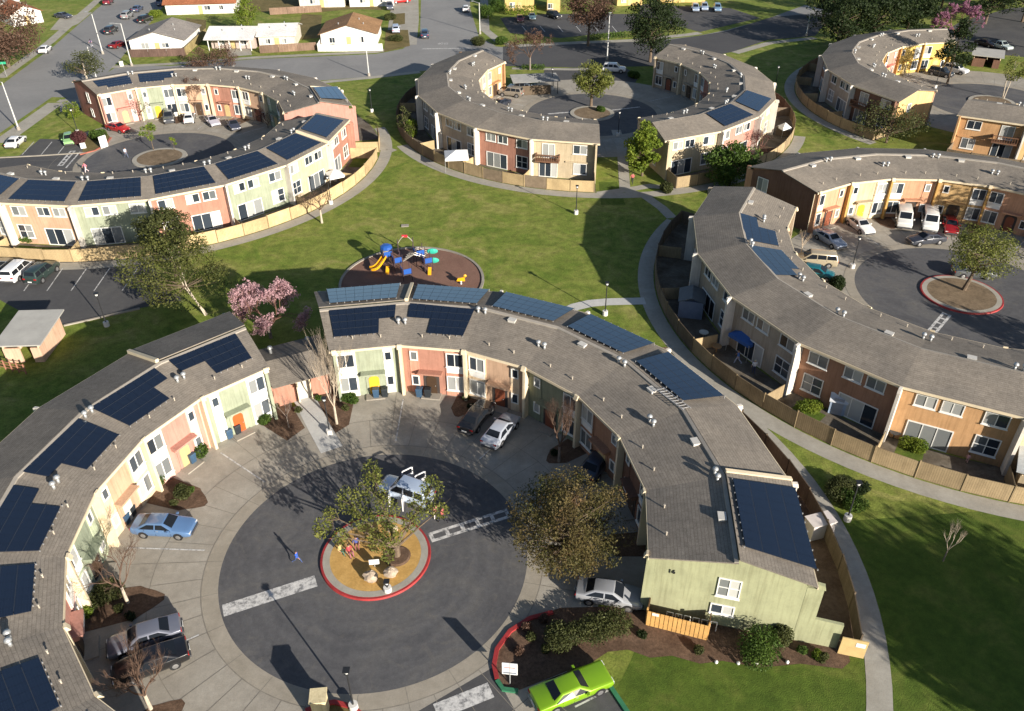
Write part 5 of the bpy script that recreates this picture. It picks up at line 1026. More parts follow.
def branch(mb, p, d, L, r, depth, rng, spread=.6, up=.25, tips=None, kids=(2, 4), n=5, shrink=.7):
    q = p + d * L; mid = p + d * L * .5 + Vector((rng.uniform(-1, 1), rng.uniform(-1, 1), rng.uniform(-.5, .5))) * L * .07
    mb.tube(p, mid, r, r * .82, n, False); mb.tube(mid, q, r * .82, r * .62, n, False)
    if depth <= 0:
        if tips is not None: tips.append(q)
        return
    for i in range(rng.randint(*kids)):
        a = rng.uniform(0, 2 * pi); e = d.orthogonal().normalized(); e = (e * cos(a) + d.cross(e) * sin(a)); nd = (d + e * spread * rng.uniform(.6, 1.3) + Vector((0, 0, up))).normalized()
        s = p + d * L * rng.uniform(.55, 1.0) if i else q
        branch(mb, s, nd, L * shrink * rng.uniform(.75, 1.15), r * .55, depth - 1, rng, spread, up, tips, kids, 4 if depth > 2 else 3, shrink)
def leaves(mb, c, rad, n, size, rng, flat=1.0):
    for _ in range(n):
        while True:
            x, y, z = rng.uniform(-1, 1), rng.uniform(-1, 1), rng.uniform(-1, 1); l = x * x + y * y + z * z
            if .12 < l < 1: break
        o = Vector((c[0] + x * rad[0], c[1] + y * rad[1], c[2] + z * rad[2])); a = Vector((rng.gauss(0, 1), rng.gauss(0, 1), rng.gauss(0, .8))); b = Vector((rng.gauss(0, 1), rng.gauss(0, 1), rng.gauss(0, .8)))
        a.normalize(); b = (b - a * b.dot(a)).normalized(); s = size * rng.uniform(.6, 1.35); w = s * rng.uniform(.35, .7)
        mb.add([o - a * s * .5, o + b * w * .5, o + a * s * .5, o - b * w * .5], [(0, 1, 2, 3)])
def tree(px, label, h, r, leaf='green', n=2200, size=.34, name='leafy_tree', clumps=26, trunk=.22, th=.3, rz=None, bark=None, seed=0, group=None, lean=(0, 0), wx=None, z0=0.0, multi=1, top=1.0, low=.35, qs=(.24, .42)):
    p = G(*px) if wx is None else Vector(wx); p = Vector((p.x, p.y, z0)); rng = random.Random(seed or int(px[0] * 7 + px[1])); t = thing(name, label, 'tree', tuple(p), 0, group)
    rz = rz or (h * (1 - low)) / 2; cz = h - rz; bk = MB(); br = MB(); cc = p + Vector((lean[0], lean[1], cz)); lf = MB(); C_ = []
    for i in range(clumps):
        while True:
            x, y, z = rng.uniform(-1, 1), rng.uniform(-1, 1), rng.uniform(-1, 1); l = x * x + y * y + z * z
            if .2 < l < 1: break
        w = 1.0 if z < 0 else (1 - z * (1 - top)); C_.append(cc + Vector((x * r * .86 * w, y * r * .86 * w, z * rz * .86)))
    for k in range(multi):
        b0 = p + Vector((rng.uniform(-.4, .4), rng.uniform(-.4, .4), 0)) * (multi > 1); fk = p + Vector((lean[0] * .6 + rng.uniform(-.5, .5) * (multi > 1), lean[1] * .6, h * th)); bk.tube(b0, fk, trunk, trunk * .7, 8, False)
        tp = Vector((cc.x + rng.uniform(-.5, .5), cc.y + rng.uniform(-.5, .5), cc.z + rz * .55)); bk.tube(fk, tp, trunk * .7, .03, 6, False)
        for c in C_[k::multi]:
            hz = max(0.0, min(.95, (c.z - (c - Vector((cc.x, cc.y, c.z))).length * .55 - fk.z) / max(.1, tp.z - fk.z) + rng.uniform(-.1, .1))); f0 = fk.lerp(tp, hz); r0 = trunk * (.4 - .28 * hz)
            m_ = f0.lerp(c, .5) + Vector((rng.uniform(-.4, .4), rng.uniform(-.4, .4), rng.uniform(-.3, .1))); br.tube(f0, m_, r0, r0 * .5, 5, False); br.tube(m_, c, r0 * .5, .012, 4, False)
    for c in C_:
        q = r * rng.uniform(*qs); leaves(lf, c, (q, q, q * .8), int(n / clumps * rng.uniform(.7, 1.3)), size, rng)
    obj('trunk', bk, bark or BARKM, t); obj('branches', br, BARKM, t); obj('crown', lf, FOL[leaf], t)
    return t
def bare(px, label, h, twig='brown', depth=4, spread=.6, up=.22, trunk=.15, th=.28, name='bare_tree', bark=None, seed=0, buds=None, group=None, kids=(2, 4), shrink=.7, nb=350, bs=.16):
    p = G(*px); rng = random.Random(seed or int(px[0] * 5 + px[1] * 3)); t = thing(name, label, 'tree', (p.x, p.y, 0), 0, group); tr = MB(); tr.tube(p, p + Vector((0, 0, h * th)), trunk, trunk * .75, 8, False); tw = MB(); tips = []
    for i in range(4):
        a = i * pi / 2 + rng.random(); d = Vector((cos(a) * spread, sin(a) * spread, 1)).normalized(); branch(tw, p + Vector((0, 0, h * th * .95)), d, h * (1 - th) * .36, trunk * .5, depth + (1 if depth >= 4 and not buds else 0), rng, spread, up, tips, kids, 5, shrink)
    obj('trunk', tr, bark or BARKG, t); obj('crown', tw, TWIG[twig], t)
    if buds:
        lf = MB()
        for q in tips: leaves(lf, q, (.35, .35, .3), max(1, int(nb / max(1, len(tips)) + rng.random())), bs, rng)
        obj('blossom' if 'pink' in buds else 'buds', lf, FOL[buds], t)
    return t
def bush(px, label, r, h, leaf='green', n=700, size=.2, name='round_bush', group=None, wx=None, blobs=5, cat='bush'):
    p = G(*px); rng = random.Random(int(px[0] * 3 + px[1])); t = thing(name, label, cat, (p.x, p.y, 0), 0, group); lf = MB(); st = MB()
    for k in range(5): a = rng.uniform(0, 6.3); st.tube(p, p + Vector((cos(a) * r * .5, sin(a) * r * .5, h * .6)), .03, .012, 4, False)
    for k in range(blobs):
        a = rng.uniform(0, 6.3); q = r * .45 * (k > 0); leaves(lf, (p.x + cos(a) * q, p.y + sin(a) * q, h * .52), (r * .62, r * .62, h * .5), n * 5 // blobs, size * .9, rng)
    obj('stems', st, BARKM, t); obj('foliage', lf, FOL[leaf], t); return t
# ------------------------------------------------------------------ trees and bushes in the picture
def island_tree():
    p = G(397, 556, .17); rng = random.Random(5); t = thing('island_tree', 'spreading pale-green tree on the yellow woodchip island', 'tree', tuple(p)); bk, lf = MB(), MB()
    for (x, y, z, r, n) in ((322, 528, 3.2, .95, 240), (340, 537, 3.0, .8, 170), (348, 500, 4.4, 1.3, 380), (372, 488, 5.2, 1.5, 460), (362, 518, 3.8, 1.2, 330), (386, 512, 4.2, 1.4, 420), (378, 540, 2.6, 1.1, 300), (392, 536, 3.0, 1.0, 250), (372, 470, 5.8, 1.0, 220), (420, 505, 4.2, 1.2, 330), (432, 488, 4.6, 1.2, 320), (440, 510, 3.8, .9, 220), (410, 522, 3.2, .9, 220), (388, 555, 1.4, .7, 160), (330, 515, 3.6, .8, 140)):
        c = G(x, y, z); f = p + Vector((0, 0, .9)); m_ = f.lerp(c, .5) + Vector((rng.uniform(-.2, .2), rng.uniform(-.2, .2), .15)); bk.tube(f, m_, .11, .07, 6, False); bk.tube(m_, c, .07, .02, 5, False)
        for k in range(4): bk.tube(c.lerp(m_, .3), c + Vector((rng.uniform(-r, r), rng.uniform(-r, r), rng.uniform(-.4, r))), .025, .01, 3, False)
        leaves(lf, c, (r * .8, r * .8, r * .95), int(n * 1.25), .2, rng)
    bk.tube(p - Vector((0, 0, .1)), p + Vector((.05, .1, 1.0)), .3, .2, 9, False); obj('trunk', bk, BARKM, t); obj('crown', lf, FOL['willow'], t)
    g_ = MB(); g_.lathe((p.x, p.y, .172), [(0, .10), (.9, .09), (1.05, .0)], 20); w = obj('tree_pit', g_, MULCH); tag(w, 'dark mulch ring round the foot of the island tree', 'planting ring')
island_tree()
tree((568, 566), 'large tree with mixed green and rusty leaves, front court, beside the right terrace', 8.4, 4.7, 'mixed', 26000, .17, 'broadleaf_tree', 120, .3, .25, low=.12, qs=(.15, .27))
tree((176, 276), 'rounded dense olive-green crown behind the open pale-trunked tree', 9.2, 3.1, 'olive', 9000, .28, 'rounded_tree', 34, .25, .3, low=.35)
tree((207, 316), 'open wispy tree with two pale trunks by the left-hand car park', 10.2, 6.0, 'open', 11000, .25, 'open_tree', 62, th=.35, bark=BARKP, lean=(-2.6, .6), multi=2, low=.14, qs=(.16, .3), trunk=.1)
tree((963, 291), 'leaning broad tree on the red-kerbed island at right', 8.0, 3.7, 'willow', 9000, .22, 'island_tree', 50, .28, .25, lean=(.5, -.2), low=.28)
tree((591, 107), 'broad green tree on the island of the top centre court', 7.6, 3.9, 'willow', 6500, .34, 'island_tree', 34, .3, .3, low=.3)
tree((154, 151), 'small young tree on the bare island, upper left court', 4.6, 1.6, 'bright', 700, .3, 'young_tree', 10, .08, .4, low=.38); tree((175, 151), 'tiny sapling at the back of the bare island, upper left court', 2.6, .7, 'bright', 200, .24, 'young_tree', 5, .05, .4, low=.3)
tree((642, 176), 'bright yellow-green conical tree beside the passage at top centre', 8.8, 2.8, 'bright', 6500, .42, 'bright_tree', 40, .2, .15, top=.35, low=.06)
tree((729, 186), 'dense fresh green tree in front of the two blue solar arrays at top', 6.6, 3.9, 'green', 8000, .36, 'dense_tree', 46, .25, .2, low=.1)
tree((407, 138), 'tall green shrub with a bright lower side against the grey back wall, top centre', 5.4, 2.0, 'olive', 1800, .28, 'tall_shrub', 16, .12, .15, low=.05); bush((412, 137), 'bright green bush at the foot of the tall shrub, top centre', 1.1, 3.0, 'bright', 500, .25)
tree((650, 62), 'big dark evergreen standing on the dark road side at top centre', 13.5, 6.2, 'dark', 8500, .45, 'evergreen_tree', 50, .35, .25, low=.14)
tree((947, 84), 'dark conifer in front of the yellow houses, far upper right', 13, 3.4, 'dark', 3000, .45, 'conifer_tree', 30, .25, .1, top=.3, low=.1)
tree((886, 143), 'low spreading olive-brown tree in front of the peach gable end', 6.0, 5.6, 'olive', 3200, .32, 'spreading_tree', 34, .22, .25, low=.15)
tree((1003, 99), 'thin forked young tree on the far right court island', 7.8, 3.0, 'willow', 1100, .34, 'forked_tree', 14, .12, .4, bark=BARKP, multi=2, low=.45)
tree((249, 34), 'lime green drooping tree between the roofs at top left', 8.5, 3.6, 'bright', 2200, .4, 'lime_tree', 22, .25, .2, low=.08)
tree((75, 119), 'clipped round bright green bush-tree beside the brick-pink gable', 3.7, 1.9, 'bright', 1600, .24, 'clipped_tree', 12, .1, .2, low=.04)
tree((90, 84), 'olive tree with pale forked trunk at the street corner, upper left', 6.2, 4.3, 'olive', 2600, .33, 'olive_tree', 26, .2, .3, bark=BARKP, multi=2, low=.25)
for px, h, r, lab in (((836, 50), 13, 7, 'dark evergreen at the top edge above the shaded lawn'), ((872, 45), 14, 6.5, 'dark evergreen with a visible trunk behind the far right terrace'), ((905, 38), 13, 6, 'dark evergreen left of the pink blossom at the top edge'), ((985, 24), 15, 7, 'dark evergreen right of the pink blossom at the top edge'), ((1022, 22), 16, 7, 'dark evergreen in the top right corner'), ((862, 15), 14, 6, 'dark evergreen behind the others along the top edge'), ((940, 12), 15, 7, 'dark evergreen directly behind the pink blossom'), ((1040, 50), 12, 5, 'dark evergreen cut by the right edge beside the car park'), ((965, 6), 16, 8, 'dark evergreen above the pale mint pickup at the top edge'), ((1003, 8), 17, 8, 'tallest dark evergreen near the top right corner'), ((822, 22), 12, 5.5, 'dark evergreen leftmost of the group along the top right edge'), ((1045, 15), 17, 8, 'dark evergreen cut by the top right corner')):
    tree(px, lab, h, r, 'dark', 5200, .55, 'evergreen_tree', 34, .35, .25, group='dark trees along the top right edge', low=.12)
tree((846, 46), 'mid-green tree at the corner of the far right terrace', 8, 3.2, 'green', 1500, .4, 'broadleaf_tree', 18, .2, .25, low=.1)
BL = dict(buds='pink', nb=12000, bs=.21)
bare((271, 338), 'pink blossoming cherry tree left of the gatehouse', 7.6, 'red', 5, .95, .08, .2, .2, 'blossom_tree', **BL)
bare((953, 42), 'mauve-pink blossom tree at the top right among dark evergreens', 9.5, 'red', 4, .85, .1, .25, .2, 'blossom_tree', buds='pink_far', nb=5000, bs=.34)
tree((9, 67), 'big reddish-brown leafless tree in the top left corner', 15, 8.2, 'rust', 16000, .42, 'bare_oak', 70, .4, .25, low=.14)
tree((588, 46), 'big reddish-brown leafless tree beside the top centre car park', 12.5, 6.0, 'rust', 9000, .4, 'bare_oak', 44, .32, .25, low=.3)
bare((530, 70), 'grey-brown leafless tree on the verge of the dark road, top centre', 8.5, 'brown', 5, .8, .05, .2, .3, buds='rust', nb=3500, bs=.26, shrink=.72)
bare((322, 223), 'pale bare tree leaning over the pale fence of the central lawn', 5.6, 'brown', 4, .85, .08, .16, .35, bark=BARKP)
bare((337, 424), 'tall narrow birch-like bare tree in front of the pale green house', 8.4, 'pale', 4, .28, .45, .13, .25, bark=BARKP, shrink=.78)
bare((289, 428), 'thin bare sapling in the bed left of the gatehouse walk', 4.2, 'grey', 3, .4, .4, .06, .3)
bare((559, 462), 'vase-shaped brown bare tree against the olive house front', 6.0, 'brown', 5, .32, .45, .13, .3, shrink=.76)
bare((128, 603), 'bare tree in the bed beside the sage house at left', 6.0, 'brown', 5, .6, .25, .13, .3, bark=BARKP)
bare((151, 709), 'bare upright twiggy tree at the bottom left below the black sedan', 6.2, 'brown', 5, .5, .35, .14, .25, bark=BARKP)
bare((197, 116), 'brown bare tree between the parked cars, upper left court', 7, 'brown', 5, .5, .3, .16, .25, buds='rust', nb=500, bs=.2); bare((142, 122), 'small purple-brown bare tree beside the green house, upper left court', 4.6, 'red', 4, .6, .2, .1, .25, buds='plum', nb=300, bs=.18)
bare((757, 157), 'reddish bare plum tree behind the cream and pink back walls at top', 5.0, 'red', 5, .75, .12, .14, .2, buds='plum', nb=500, bs=.17)
bare((943, 561), 'lone thin grey sapling on the shaded lawn at lower right', 4.0, 'pale', 4, .35, .4, .06, .3)
bare((674, 82), 'bare brown tree before the shaded house fronts, top centre-right', 6, 'brown', 4, .5, .3, .13, .25); bare((800, 258), 'pale bare sapling by the brown gable of the right-hand court', 4.2, 'pale', 3, .5, .3, .08, .4, bark=BARKP)
bare((268, 128), 'low reddish bare shrub-tree at the shaded end of the upper left court', 3.6, 'red', 4, .7, .15, .1, .15, buds='plum', nb=260, bs=.18)
for px, lab in (((201, 69), 'purple-brown leafless hedge shrub on the main road verge, left one'), ((225, 67), 'purple-brown leafless hedge shrub on the main road verge, right one')): tree(px, lab, 4.4, 3.4, 'rust', 3200, .24, 'bare_shrub', 24, .1, .1, low=.02)
# bushes
for px, r, h, lf, lab in (((751, 654), 1.8, 2.1, 'green', 'big rounded dark green bush against the pale green gable marked 16'), ((783, 642), 1.0, 1.5, 'olive', 'loose leafy shrub right of the big bush by the gable'), ((566, 642), 1.5, 1.3, 'olive', 'left hedge bush in the mulch bed above the lime coupe'), ((604, 632), 1.9, 1.5, 'olive', 'right hedge bush in the mulch bed below the silver sedan'),
        ((88, 612), .9, .9, 'bright', 'bright green bush in the shaded bed by the pink house at left'), ((108, 600), 1.3, 1.3, 'olive', 'dull olive bush in the shaded bed at left'), ((157, 487), .8, 1.2, 'green', 'small round bush by the corner of the peach house'), ((181, 497), .9, .9, 'olive', 'loose shrub in the kidney-shaped mulch bed'), ((200, 456), .8, 1.3, 'green', 'round bush beside the bins of the salmon pink house'), ((267, 422), .8, .9, 'green', 'round bush at the corner of the green house with the red door'),
        ((838, 290), 1.1, 1.6, 'dark', 'dark clipped ball bush behind the roof of the right terrace'), ((350, 402), .9, .7, 'green', 'low shrub under the birch-like tree'), ((82, 143), 1.5, 1.9, 'plum', 'purple-red shrub between the green hatchback and the sign'), ((99, 139), 1.5, 1.5, 'green', 'dark green bush behind the large white sign board'), ((835, 492), 1.6, 1.0, 'olive', 'low spreading planting left of the path lamp at lower right'), ((850, 503), 1.4, .9, 'green', 'low green planting at the foot of the path lamp at lower right'),
        ((600, 112), .9, 1.0, 'green', 'small bush at the right of the top centre island'), ((668, 192), 1.2, 1.4, 'olive', 'shrub by the sunlit yard gate at top centre-right'), ((32, 240), 1.4, 1.2, 'green', 'dark hedge bush in the peach house yard at left'), ((860, 492), 1.0, .7, 'dark', 'dark low bush right of the planting at lower right'), ((633, 78), 1.3, 1.3, 'green', 'small bush on the bed behind the white car at top centre'), ((476, 45), 2.2, 1.8, 'olive', 'olive verge bush at the corner of the north road'), ((500, 44), 2.0, 1.5, 'green', 'green verge bush beside the bare tree at the north road corner'),
        ((366, 36), 1.6, 1.5, 'green', 'green bush before the white yard wall of the tan-roofed house'), ((333, 49), 1.1, 1.0, 'green', 'small bush left in front of the white yard wall'), ((350, 50), .8, .9, 'green', 'smallest bush at the middle of the white yard wall'), ((396, 41), 1.8, 1.3, 'olive', 'shrub in the weedy corner garden beside the north road'), ((390, 20), 1.6, 1.6, 'olive', 'shrub beside the drive of the tan-roofed house'), ((155, 17), 2.0, 1.6, 'bright', 'bright green bush behind the grey-roofed house'), ((484, 18), 2.6, 3.2, 'green', 'tall green shrub left of the yellow building at the top'), ((497, 12), 2.4, 3.0, 'green', 'tall green shrub touching the yellow building at the top'), ((912, 448), 1.2, 1.0, 'bright', 'sunlit grass clump in the orange house yard'), ((808, 408), 1.3, .8, 'bright', 'bright green weeds in the rust house yard corner')):
    bush(px, lab, r, h, lf, int(500 + 260 * r), .17 if px[1] > 380 else .26)
for px, lf in (((176, 505), 'olive'), ((192, 492), 'green'), ((120, 612), 'olive'), ((132, 618), 'dark'), ((300, 412), 'olive'), ((275, 408), 'olive'), ((318, 400), 'green'), ((345, 410), 'olive'), ((530, 640), 'olive'), ((518, 652), 'rust'), ((545, 650), 'olive'), ((640, 636), 'dark'), ((700, 652), 'olive'), ((800, 652), 'green'), ((815, 657), 'bright'), ((822, 660), 'olive'), ((525, 628), 'rust'), ((545, 622), 'rust'), ((465, 400), 'olive'), ((472, 408), 'dark'), ((556, 455), 'dark')):
    bush(px, 'small ragged low shrub in the mulch beds of the front court', .45, .55, lf, 130, .16, 'low_shrub', 'low shrubs in the mulch beds of the front court', blobs=3)
for px in ((716, 663), (738, 664), (756, 664), (771, 662), (787, 663)):
    p = G(*px); v = MB(); v.lathe((p.x, p.y, .036), [(0, 0), (.11, 0), (.13, .1), (.08, .2), (0, .23)], 10); tag(obj('white_stone', v, WHITE, smooth=True), 'small white round garden light along the bed edge of the green gable', 'garden light', 'white garden lights along the bed edge')  # white stones along the bed edge, not lamps
def trellis():
    p = G(12, 370); t = thing('timber_trellis', 'red-brown timber lattice screens in front of the salmon shelter', 'trellis', (p.x, p.y, 0)); m_ = M('trellis_wood', (.28, .13, .08), .2)
    for k in range(5):
        v = MB(); q = p + Vector((-1.4 + k * .8, .3 - .25 * k, 0)); v.box((q.x, q.y, .6), (.12, .12, 1.2), .3); obj('post', v, m_, t)
    for k in range(3):
        v = MB(); v.tube(p + Vector((-1.5, .35, .3 + k * .35)), p + Vector((1.9, -.7, .3 + k * .35)), .05, None, 4); obj('rail', v, m_, t)
trellis()
def hedge(pts, w, h, leaf, label, n=1400, size=.26):
    q = [G(*p) for p in pts]; rng = random.Random(int(pts[0][0])); c = q[len(q) // 2]; t = thing('clipped_hedge', label, 'hedge', (c.x, c.y, 0)); lf = MB(); st = MB(); L = sum((b - a).length for a, b in zip(q, q[1:]))
    for a, b in zip(q, q[1:]):
        m_ = int(n * (b - a).length / L); d = (b - a).normalized(); nn = Vector((-d.y, d.x, 0)); k = int((b - a).length) + 1
        for i in range(k): s = a.lerp(b, (i + .5) / k); st.tube(s, s + Vector((0, 0, h * .6)), .05, .02, 4, False)
        for i in range(m_): s = a.lerp(b, rng.random()) + nn * rng.uniform(-w / 2, w / 2); leaves(lf, (s.x, s.y, rng.uniform(.15, h)), (.15, .15, .12), 1, size, rng)
    obj('stems', st, BARKM, t); obj('foliage', lf, FOL[leaf], t)
hedge([(505, 15), (520, 14.5), (536, 14)], 1.2, 2.2, 'bright', 'clipped green hedge below the yellow building at the top', 900, .4); hedge([(588, 40), (612, 38.5), (634, 37)], 1.2, 1.4, 'green', 'low green hedge along the kerb of the top centre car park', 900, .35); hedge([(522, 69), (545, 69)], 2.0, .8, 'green', 'flat green verge planting at the foot of the slatted carport', 700, .3)
# trees beyond the right edge whose shade lies on the side lawn
SUN_AZ, SUN_EL = R(-50.5), R(18.0)
sd = Vector((cos(SUN_AZ), sin(SUN_AZ), 0))
for (px, dist, h, r, lab) in (((915, 600), 26, 11, 5.5, 'broad tree beyond the lower right corner, nearer the path'), ((985, 640), 24, 12, 7.5, 'broad tree beyond the lower right corner, farther from the path'), ((1005, 590), 30, 12, 6.5, 'broad tree beyond the right edge of the side lawn')):
    w = G(*px) + sd * dist; tree(px, lab, h, r, 'green', 9000, .5, 'broadleaf_tree', 44, .35, .3, wx=tuple(w), group='trees beyond the side lawn', low=.25)
for (px, dist, h, r, lab) in (((77, 80), 0, 14, 5.5, 'broad tree outside the right edge shading the row with the vans, nearer one'), ((85, 77), 0, 15, 6, 'broad tree outside the right edge shading the row with the vans, farther one'), ((66, 57), 0, 9.5, 3.5, 'tree outside the right edge whose shade crosses the court with the red kerb')):
    w = Vector((px[0], px[1], 0)); tree(px, lab, h, r, 'green', 2600, .5, 'broadleaf_tree', 30, .35, .3, wx=tuple(w), group='trees outside the right edge', low=.25)
# boulders
for i, (px, s, lab) in enumerate((((371, 579), .75, 'left boulder on the yellow woodchip island'), ((391, 575), .7, 'right boulder on the yellow woodchip island'), ((393, 531), .55, 'boulder behind the trunk of the island tree'))):
    p = G(*px, .17); v = MB(); v.blob((p.x, p.y, .17 + s * .4), (s * .75, s * .6, s * .62), 10, 7, .16, random.Random(i)); o = obj('boulder', v, M('granite', (.36, .29, .22), .3, 2.5, .95, 0, 9, .5)); tag(o, lab, 'boulder', 'boulders on the island')
# ------------------------------------------------------------------ playground
def playground():
    c = G(404, 268); t = thing('play_structure', 'climbing frame with blue decks, yellow curved slide and green panels on the round play area', 'play structure', (c.x, c.y, .03))
    BLU, YEL, TEA, PST = paint('play_blue', (.018, .085, .34), 0, .4), paint('play_yellow', (.75, .36, .01), 0, .35), paint('play_teal', (.03, .38, .28), 0, .4), M('play_post', (.06, .04, .05), .1, 4, .5); GR = M('play_tan_steel', (.45, .42, .36), .1, 4, .4, .3)
    def at(px, py, z): return G(px, py, z)
    decks = [((388, 266), 1.7, 1.6), ((398, 269), 1.2, 1.4), ((420, 264), 1.6, 1.6), ((428, 270), 1.3, 1.4), ((407, 279), 1.0, 1.5)]
    for (px, z, s) in decks:
        z *= .85; s *= .72
        p = G(*px); v = MB(); v.box((p.x, p.y, z), (s, s, .12), .4); d = obj('deck', v, M('play_deck', (.05, .04, .05), .1), t)
        for dx in (-1, 1):
            for dy_ in (-1, 1):
                a = Vector((dx * s / 2, dy_ * s / 2, 0)); a = Matrix.Rotation(.4, 3, 'Z') @ a; v = MB(); v.tube((p.x + a.x, p.y + a.y, 0), (p.x + a.x, p.y + a.y, z + 1.1), .05, None, 6); obj('post', v, PST, t)
        for an in (.4 - pi / 2, .4 + pi):
            v = MB(); v.box((p.x + cos(an) * s / 2, p.y + sin(an) * s / 2, z + .45), (.06, s * .85, .65), an); obj('side_panel', v, BLU, t)
    p = G(388, 266); v = MB(); q = 2.0; v.lathe((p.x, p.y, 2.45), [(.75, 0), (.7, .3), (.45, .45), (.0, .5)], 10); obj('roof', v, BLU, t)
    a, b = G(386, 268) + Vector((0, 0, 1.6)), G(371, 272) + Vector((0, 0, .35)); v = MB(); n = 8; L, Rr = [], []
    for i in range(n + 1):
        f = i / n; s = a.lerp(b, f) + Vector((-.0, -.9 * sin(pi * f) * .6, -.25 * sin(pi * f))); d = (b - a).normalized(); w = Vector((-d.y, d.x, 0)).normalized() * .36; L.append((s + w + Vector((0, 0, .28)), s + w, s - w, s - w + Vector((0, 0, .28))))
    for A, Bq in zip(L, L[1:]):
        for k in range(3): v.add([A[k], A[k + 1], Bq[k + 1], Bq[k]], [(0, 1, 2, 3)])
    sl = obj('slide', v, YEL, t); so = sl.modifiers.new('thick', 'SOLIDIFY'); so.thickness = .08
    for px, m_, nm in (((388, 272), YEL, 'short_slide'), ((430, 273), YEL, 'short_slide')):
        a = G(*px); v = MB(); v.hexa([(a.x - .2, a.y - .6, .05), (a.x + .2, a.y - .6, .05), (a.x + .2, a.y + .2, .6), (a.x - .2, a.y + .2, .6)], [(a.x - .2, a.y - .6, .15), (a.x + .2, a.y - .6, .15), (a.x + .2, a.y + .2, .7), (a.x - .2, a.y + .2, .7)]); obj(nm, v, YEL, t)
    for px, z in (((434, 269), 1.2), ((433, 262), 1.5)):
        a = G(*px); v = MB(); v.blob((a.x, a.y, z), (.7, .2, .38), 10, 6); obj('round_panel', v, TEA, t)
    for k in range(5):
        a, b = G(404 + k * 1.2, 270 - k * 2.2) + Vector((0, 0, 1.2)), G(426 + k * .8, 268 - k * 1.5) + Vector((0, 0, 1.4)); v = MB(); m_ = a.lerp(b, .5) + Vector((0, 0, .7)); v.tube(a, m_, .05, None, 5); v.tube(m_, b, .05, None, 5); obj('climbing_bar', v, GR, t)
    a, b = G(399, 258), G(414, 256); v = MB(); pr = None
    for i in range(11):
        f = i / 10; s = a.lerp(b, f) + Vector((0, 0, 2.0 + .9 * sin(pi * f)));
        if pr: v.tube(pr, s, .045, None, 5)
        pr = s
    ah = obj('arch_bar', v, GR, t); m_ = a.lerp(b, .5); v = MB(); v.box((m_.x, m_.y, 2.9), (.7, .12, .3)); obj('red_plaque', v, paint('play_red', (.6, .03, .04), 0, .4), t)
    for q in (a, b): v = MB(); v.tube((q.x, q.y, 0), (q.x, q.y, 2.6), .06, None, 6); obj('post', v, PST, t)
    p = G(461, 284); t2 = thing('spring_rider', 'yellow spring rider standing alone at the right of the round play area', 'spring rider', (p.x, p.y, .03)); v = MB(); v.lathe((p.x, p.y, .03), [(0, 0), (.16, 0), (.12, .15), (.16, .3), (.12, .42), (0, .43)], 8); obj('spring', v, GALV, t2)
    v = MB(); v.hexa([(p.x - .5, p.y - .14, .45), (p.x + .5, p.y - .14, .45), (p.x + .5, p.y + .14, .45), (p.x - .5, p.y + .14, .45)], [(p.x - .35, p.y - .1, .8), (p.x + .45, p.y - .1, .95), (p.x + .45, p.y + .1, .95), (p.x - .35, p.y + .1, .8)]); obj('rider_body', v, YEL, t2); v = MB(); v.blob((p.x + .5, p.y, 1.1), (.22, .15, .2), 8, 5); obj('rider_head', v, YEL, t2)
    p = G(405, 226); v = MB(); v.box((p.x, p.y, .06), (1.0, .7, .08), .1); tag(obj('ground_hatch', v, CONC), 'pale concrete ground hatch in the middle of the central lawn', 'hatch')
playground()
# ------------------------------------------------------------------ sheds, shelters and yard things
def shelter(px0, px1, depth, label, roofc, wallm_, h0=2.0, h1=2.6, cat='bin shelter', name='bin_shelter', over=.5, flip=1):
    "walled enclosure with a flat sloping roof; px0-px1 is the near edge on the ground"
    a, b = G(*px0), G(*px1); d = (b - a); L = d.length; d.normalize(); n = Vector((-d.y, d.x, 0)) * flip; t = thing(name, label, cat, tuple((a + b) / 2 + n * depth / 2))
    Q = lambda s, u, z: tuple(a + d * s + n * u)[:2] + (z,)
    def w(s0, u0, s1, u1, z1, nm='wall'): v = MB(); v.hexa([Q(s0, u0, 0), Q(s1, u0, 0), Q(s1, u1, 0), Q(s0, u1, 0)], [Q(s0, u0, z1), Q(s1, u0, z1), Q(s1, u1, z1), Q(s0, u1, z1)]); fixn(obj(nm, v, wallm_, t))
    w(0, 0, L * .45, .18, h0 - .55); w(L * .75, 0, L, .18, h0 - .55); w(L - .18, .185, L, depth - .185, h0 - .05); w(0, .185, .18, depth - .185, h0 - .2); w(0, depth - .18, L, depth, h0 - .1)
    v = MB(); v.hexa([Q(-over, -over, h0), Q(L + over, -over, h0), Q(L + over, depth + over, h1), Q(-over, depth + over, h1)], [Q(-over, -over, h0 + .14), Q(L + over, -over, h0 + .14), Q(L + over, depth + over, h1 + .14), Q(-over, depth + over, h1 + .14)]); fixn(obj('roof', v, roofc, t))
    for s in (.1, L * .5, L - .12):
        v = MB(); p = Q(s, .09, 0); v.box((p[0], p[1], (h0 - .55 + h0) / 2 + .02), (.12, .12, .6)); obj('post', v, CREAM, t)
    return t
GREYR = M('shelter_roof_grey', (.36, .35, .32), .1, .7, .8); PINKW = stucco('stucco_shelter', (.60, .40, .28))
shelter((8, 363), (45, 362), 5.2, 'salmon walled shelter with a flat grey roof at the left car park', GREYR, PINKW, 2.3, 2.7)
shelter((330, 722), (377, 716), 5.0, 'cream walled shelter with a flat roof at the bottom edge of the court', GREYR, stucco('stucco_cream_shelter', (.62, .52, .33)), 2.5, 2.7) if False else None
shelter((971, 66), (998, 69), 4.5, 'brown shelter with a pale flat roof, far upper right', GREYR, wallm('brown'), 2.2, 2.5)
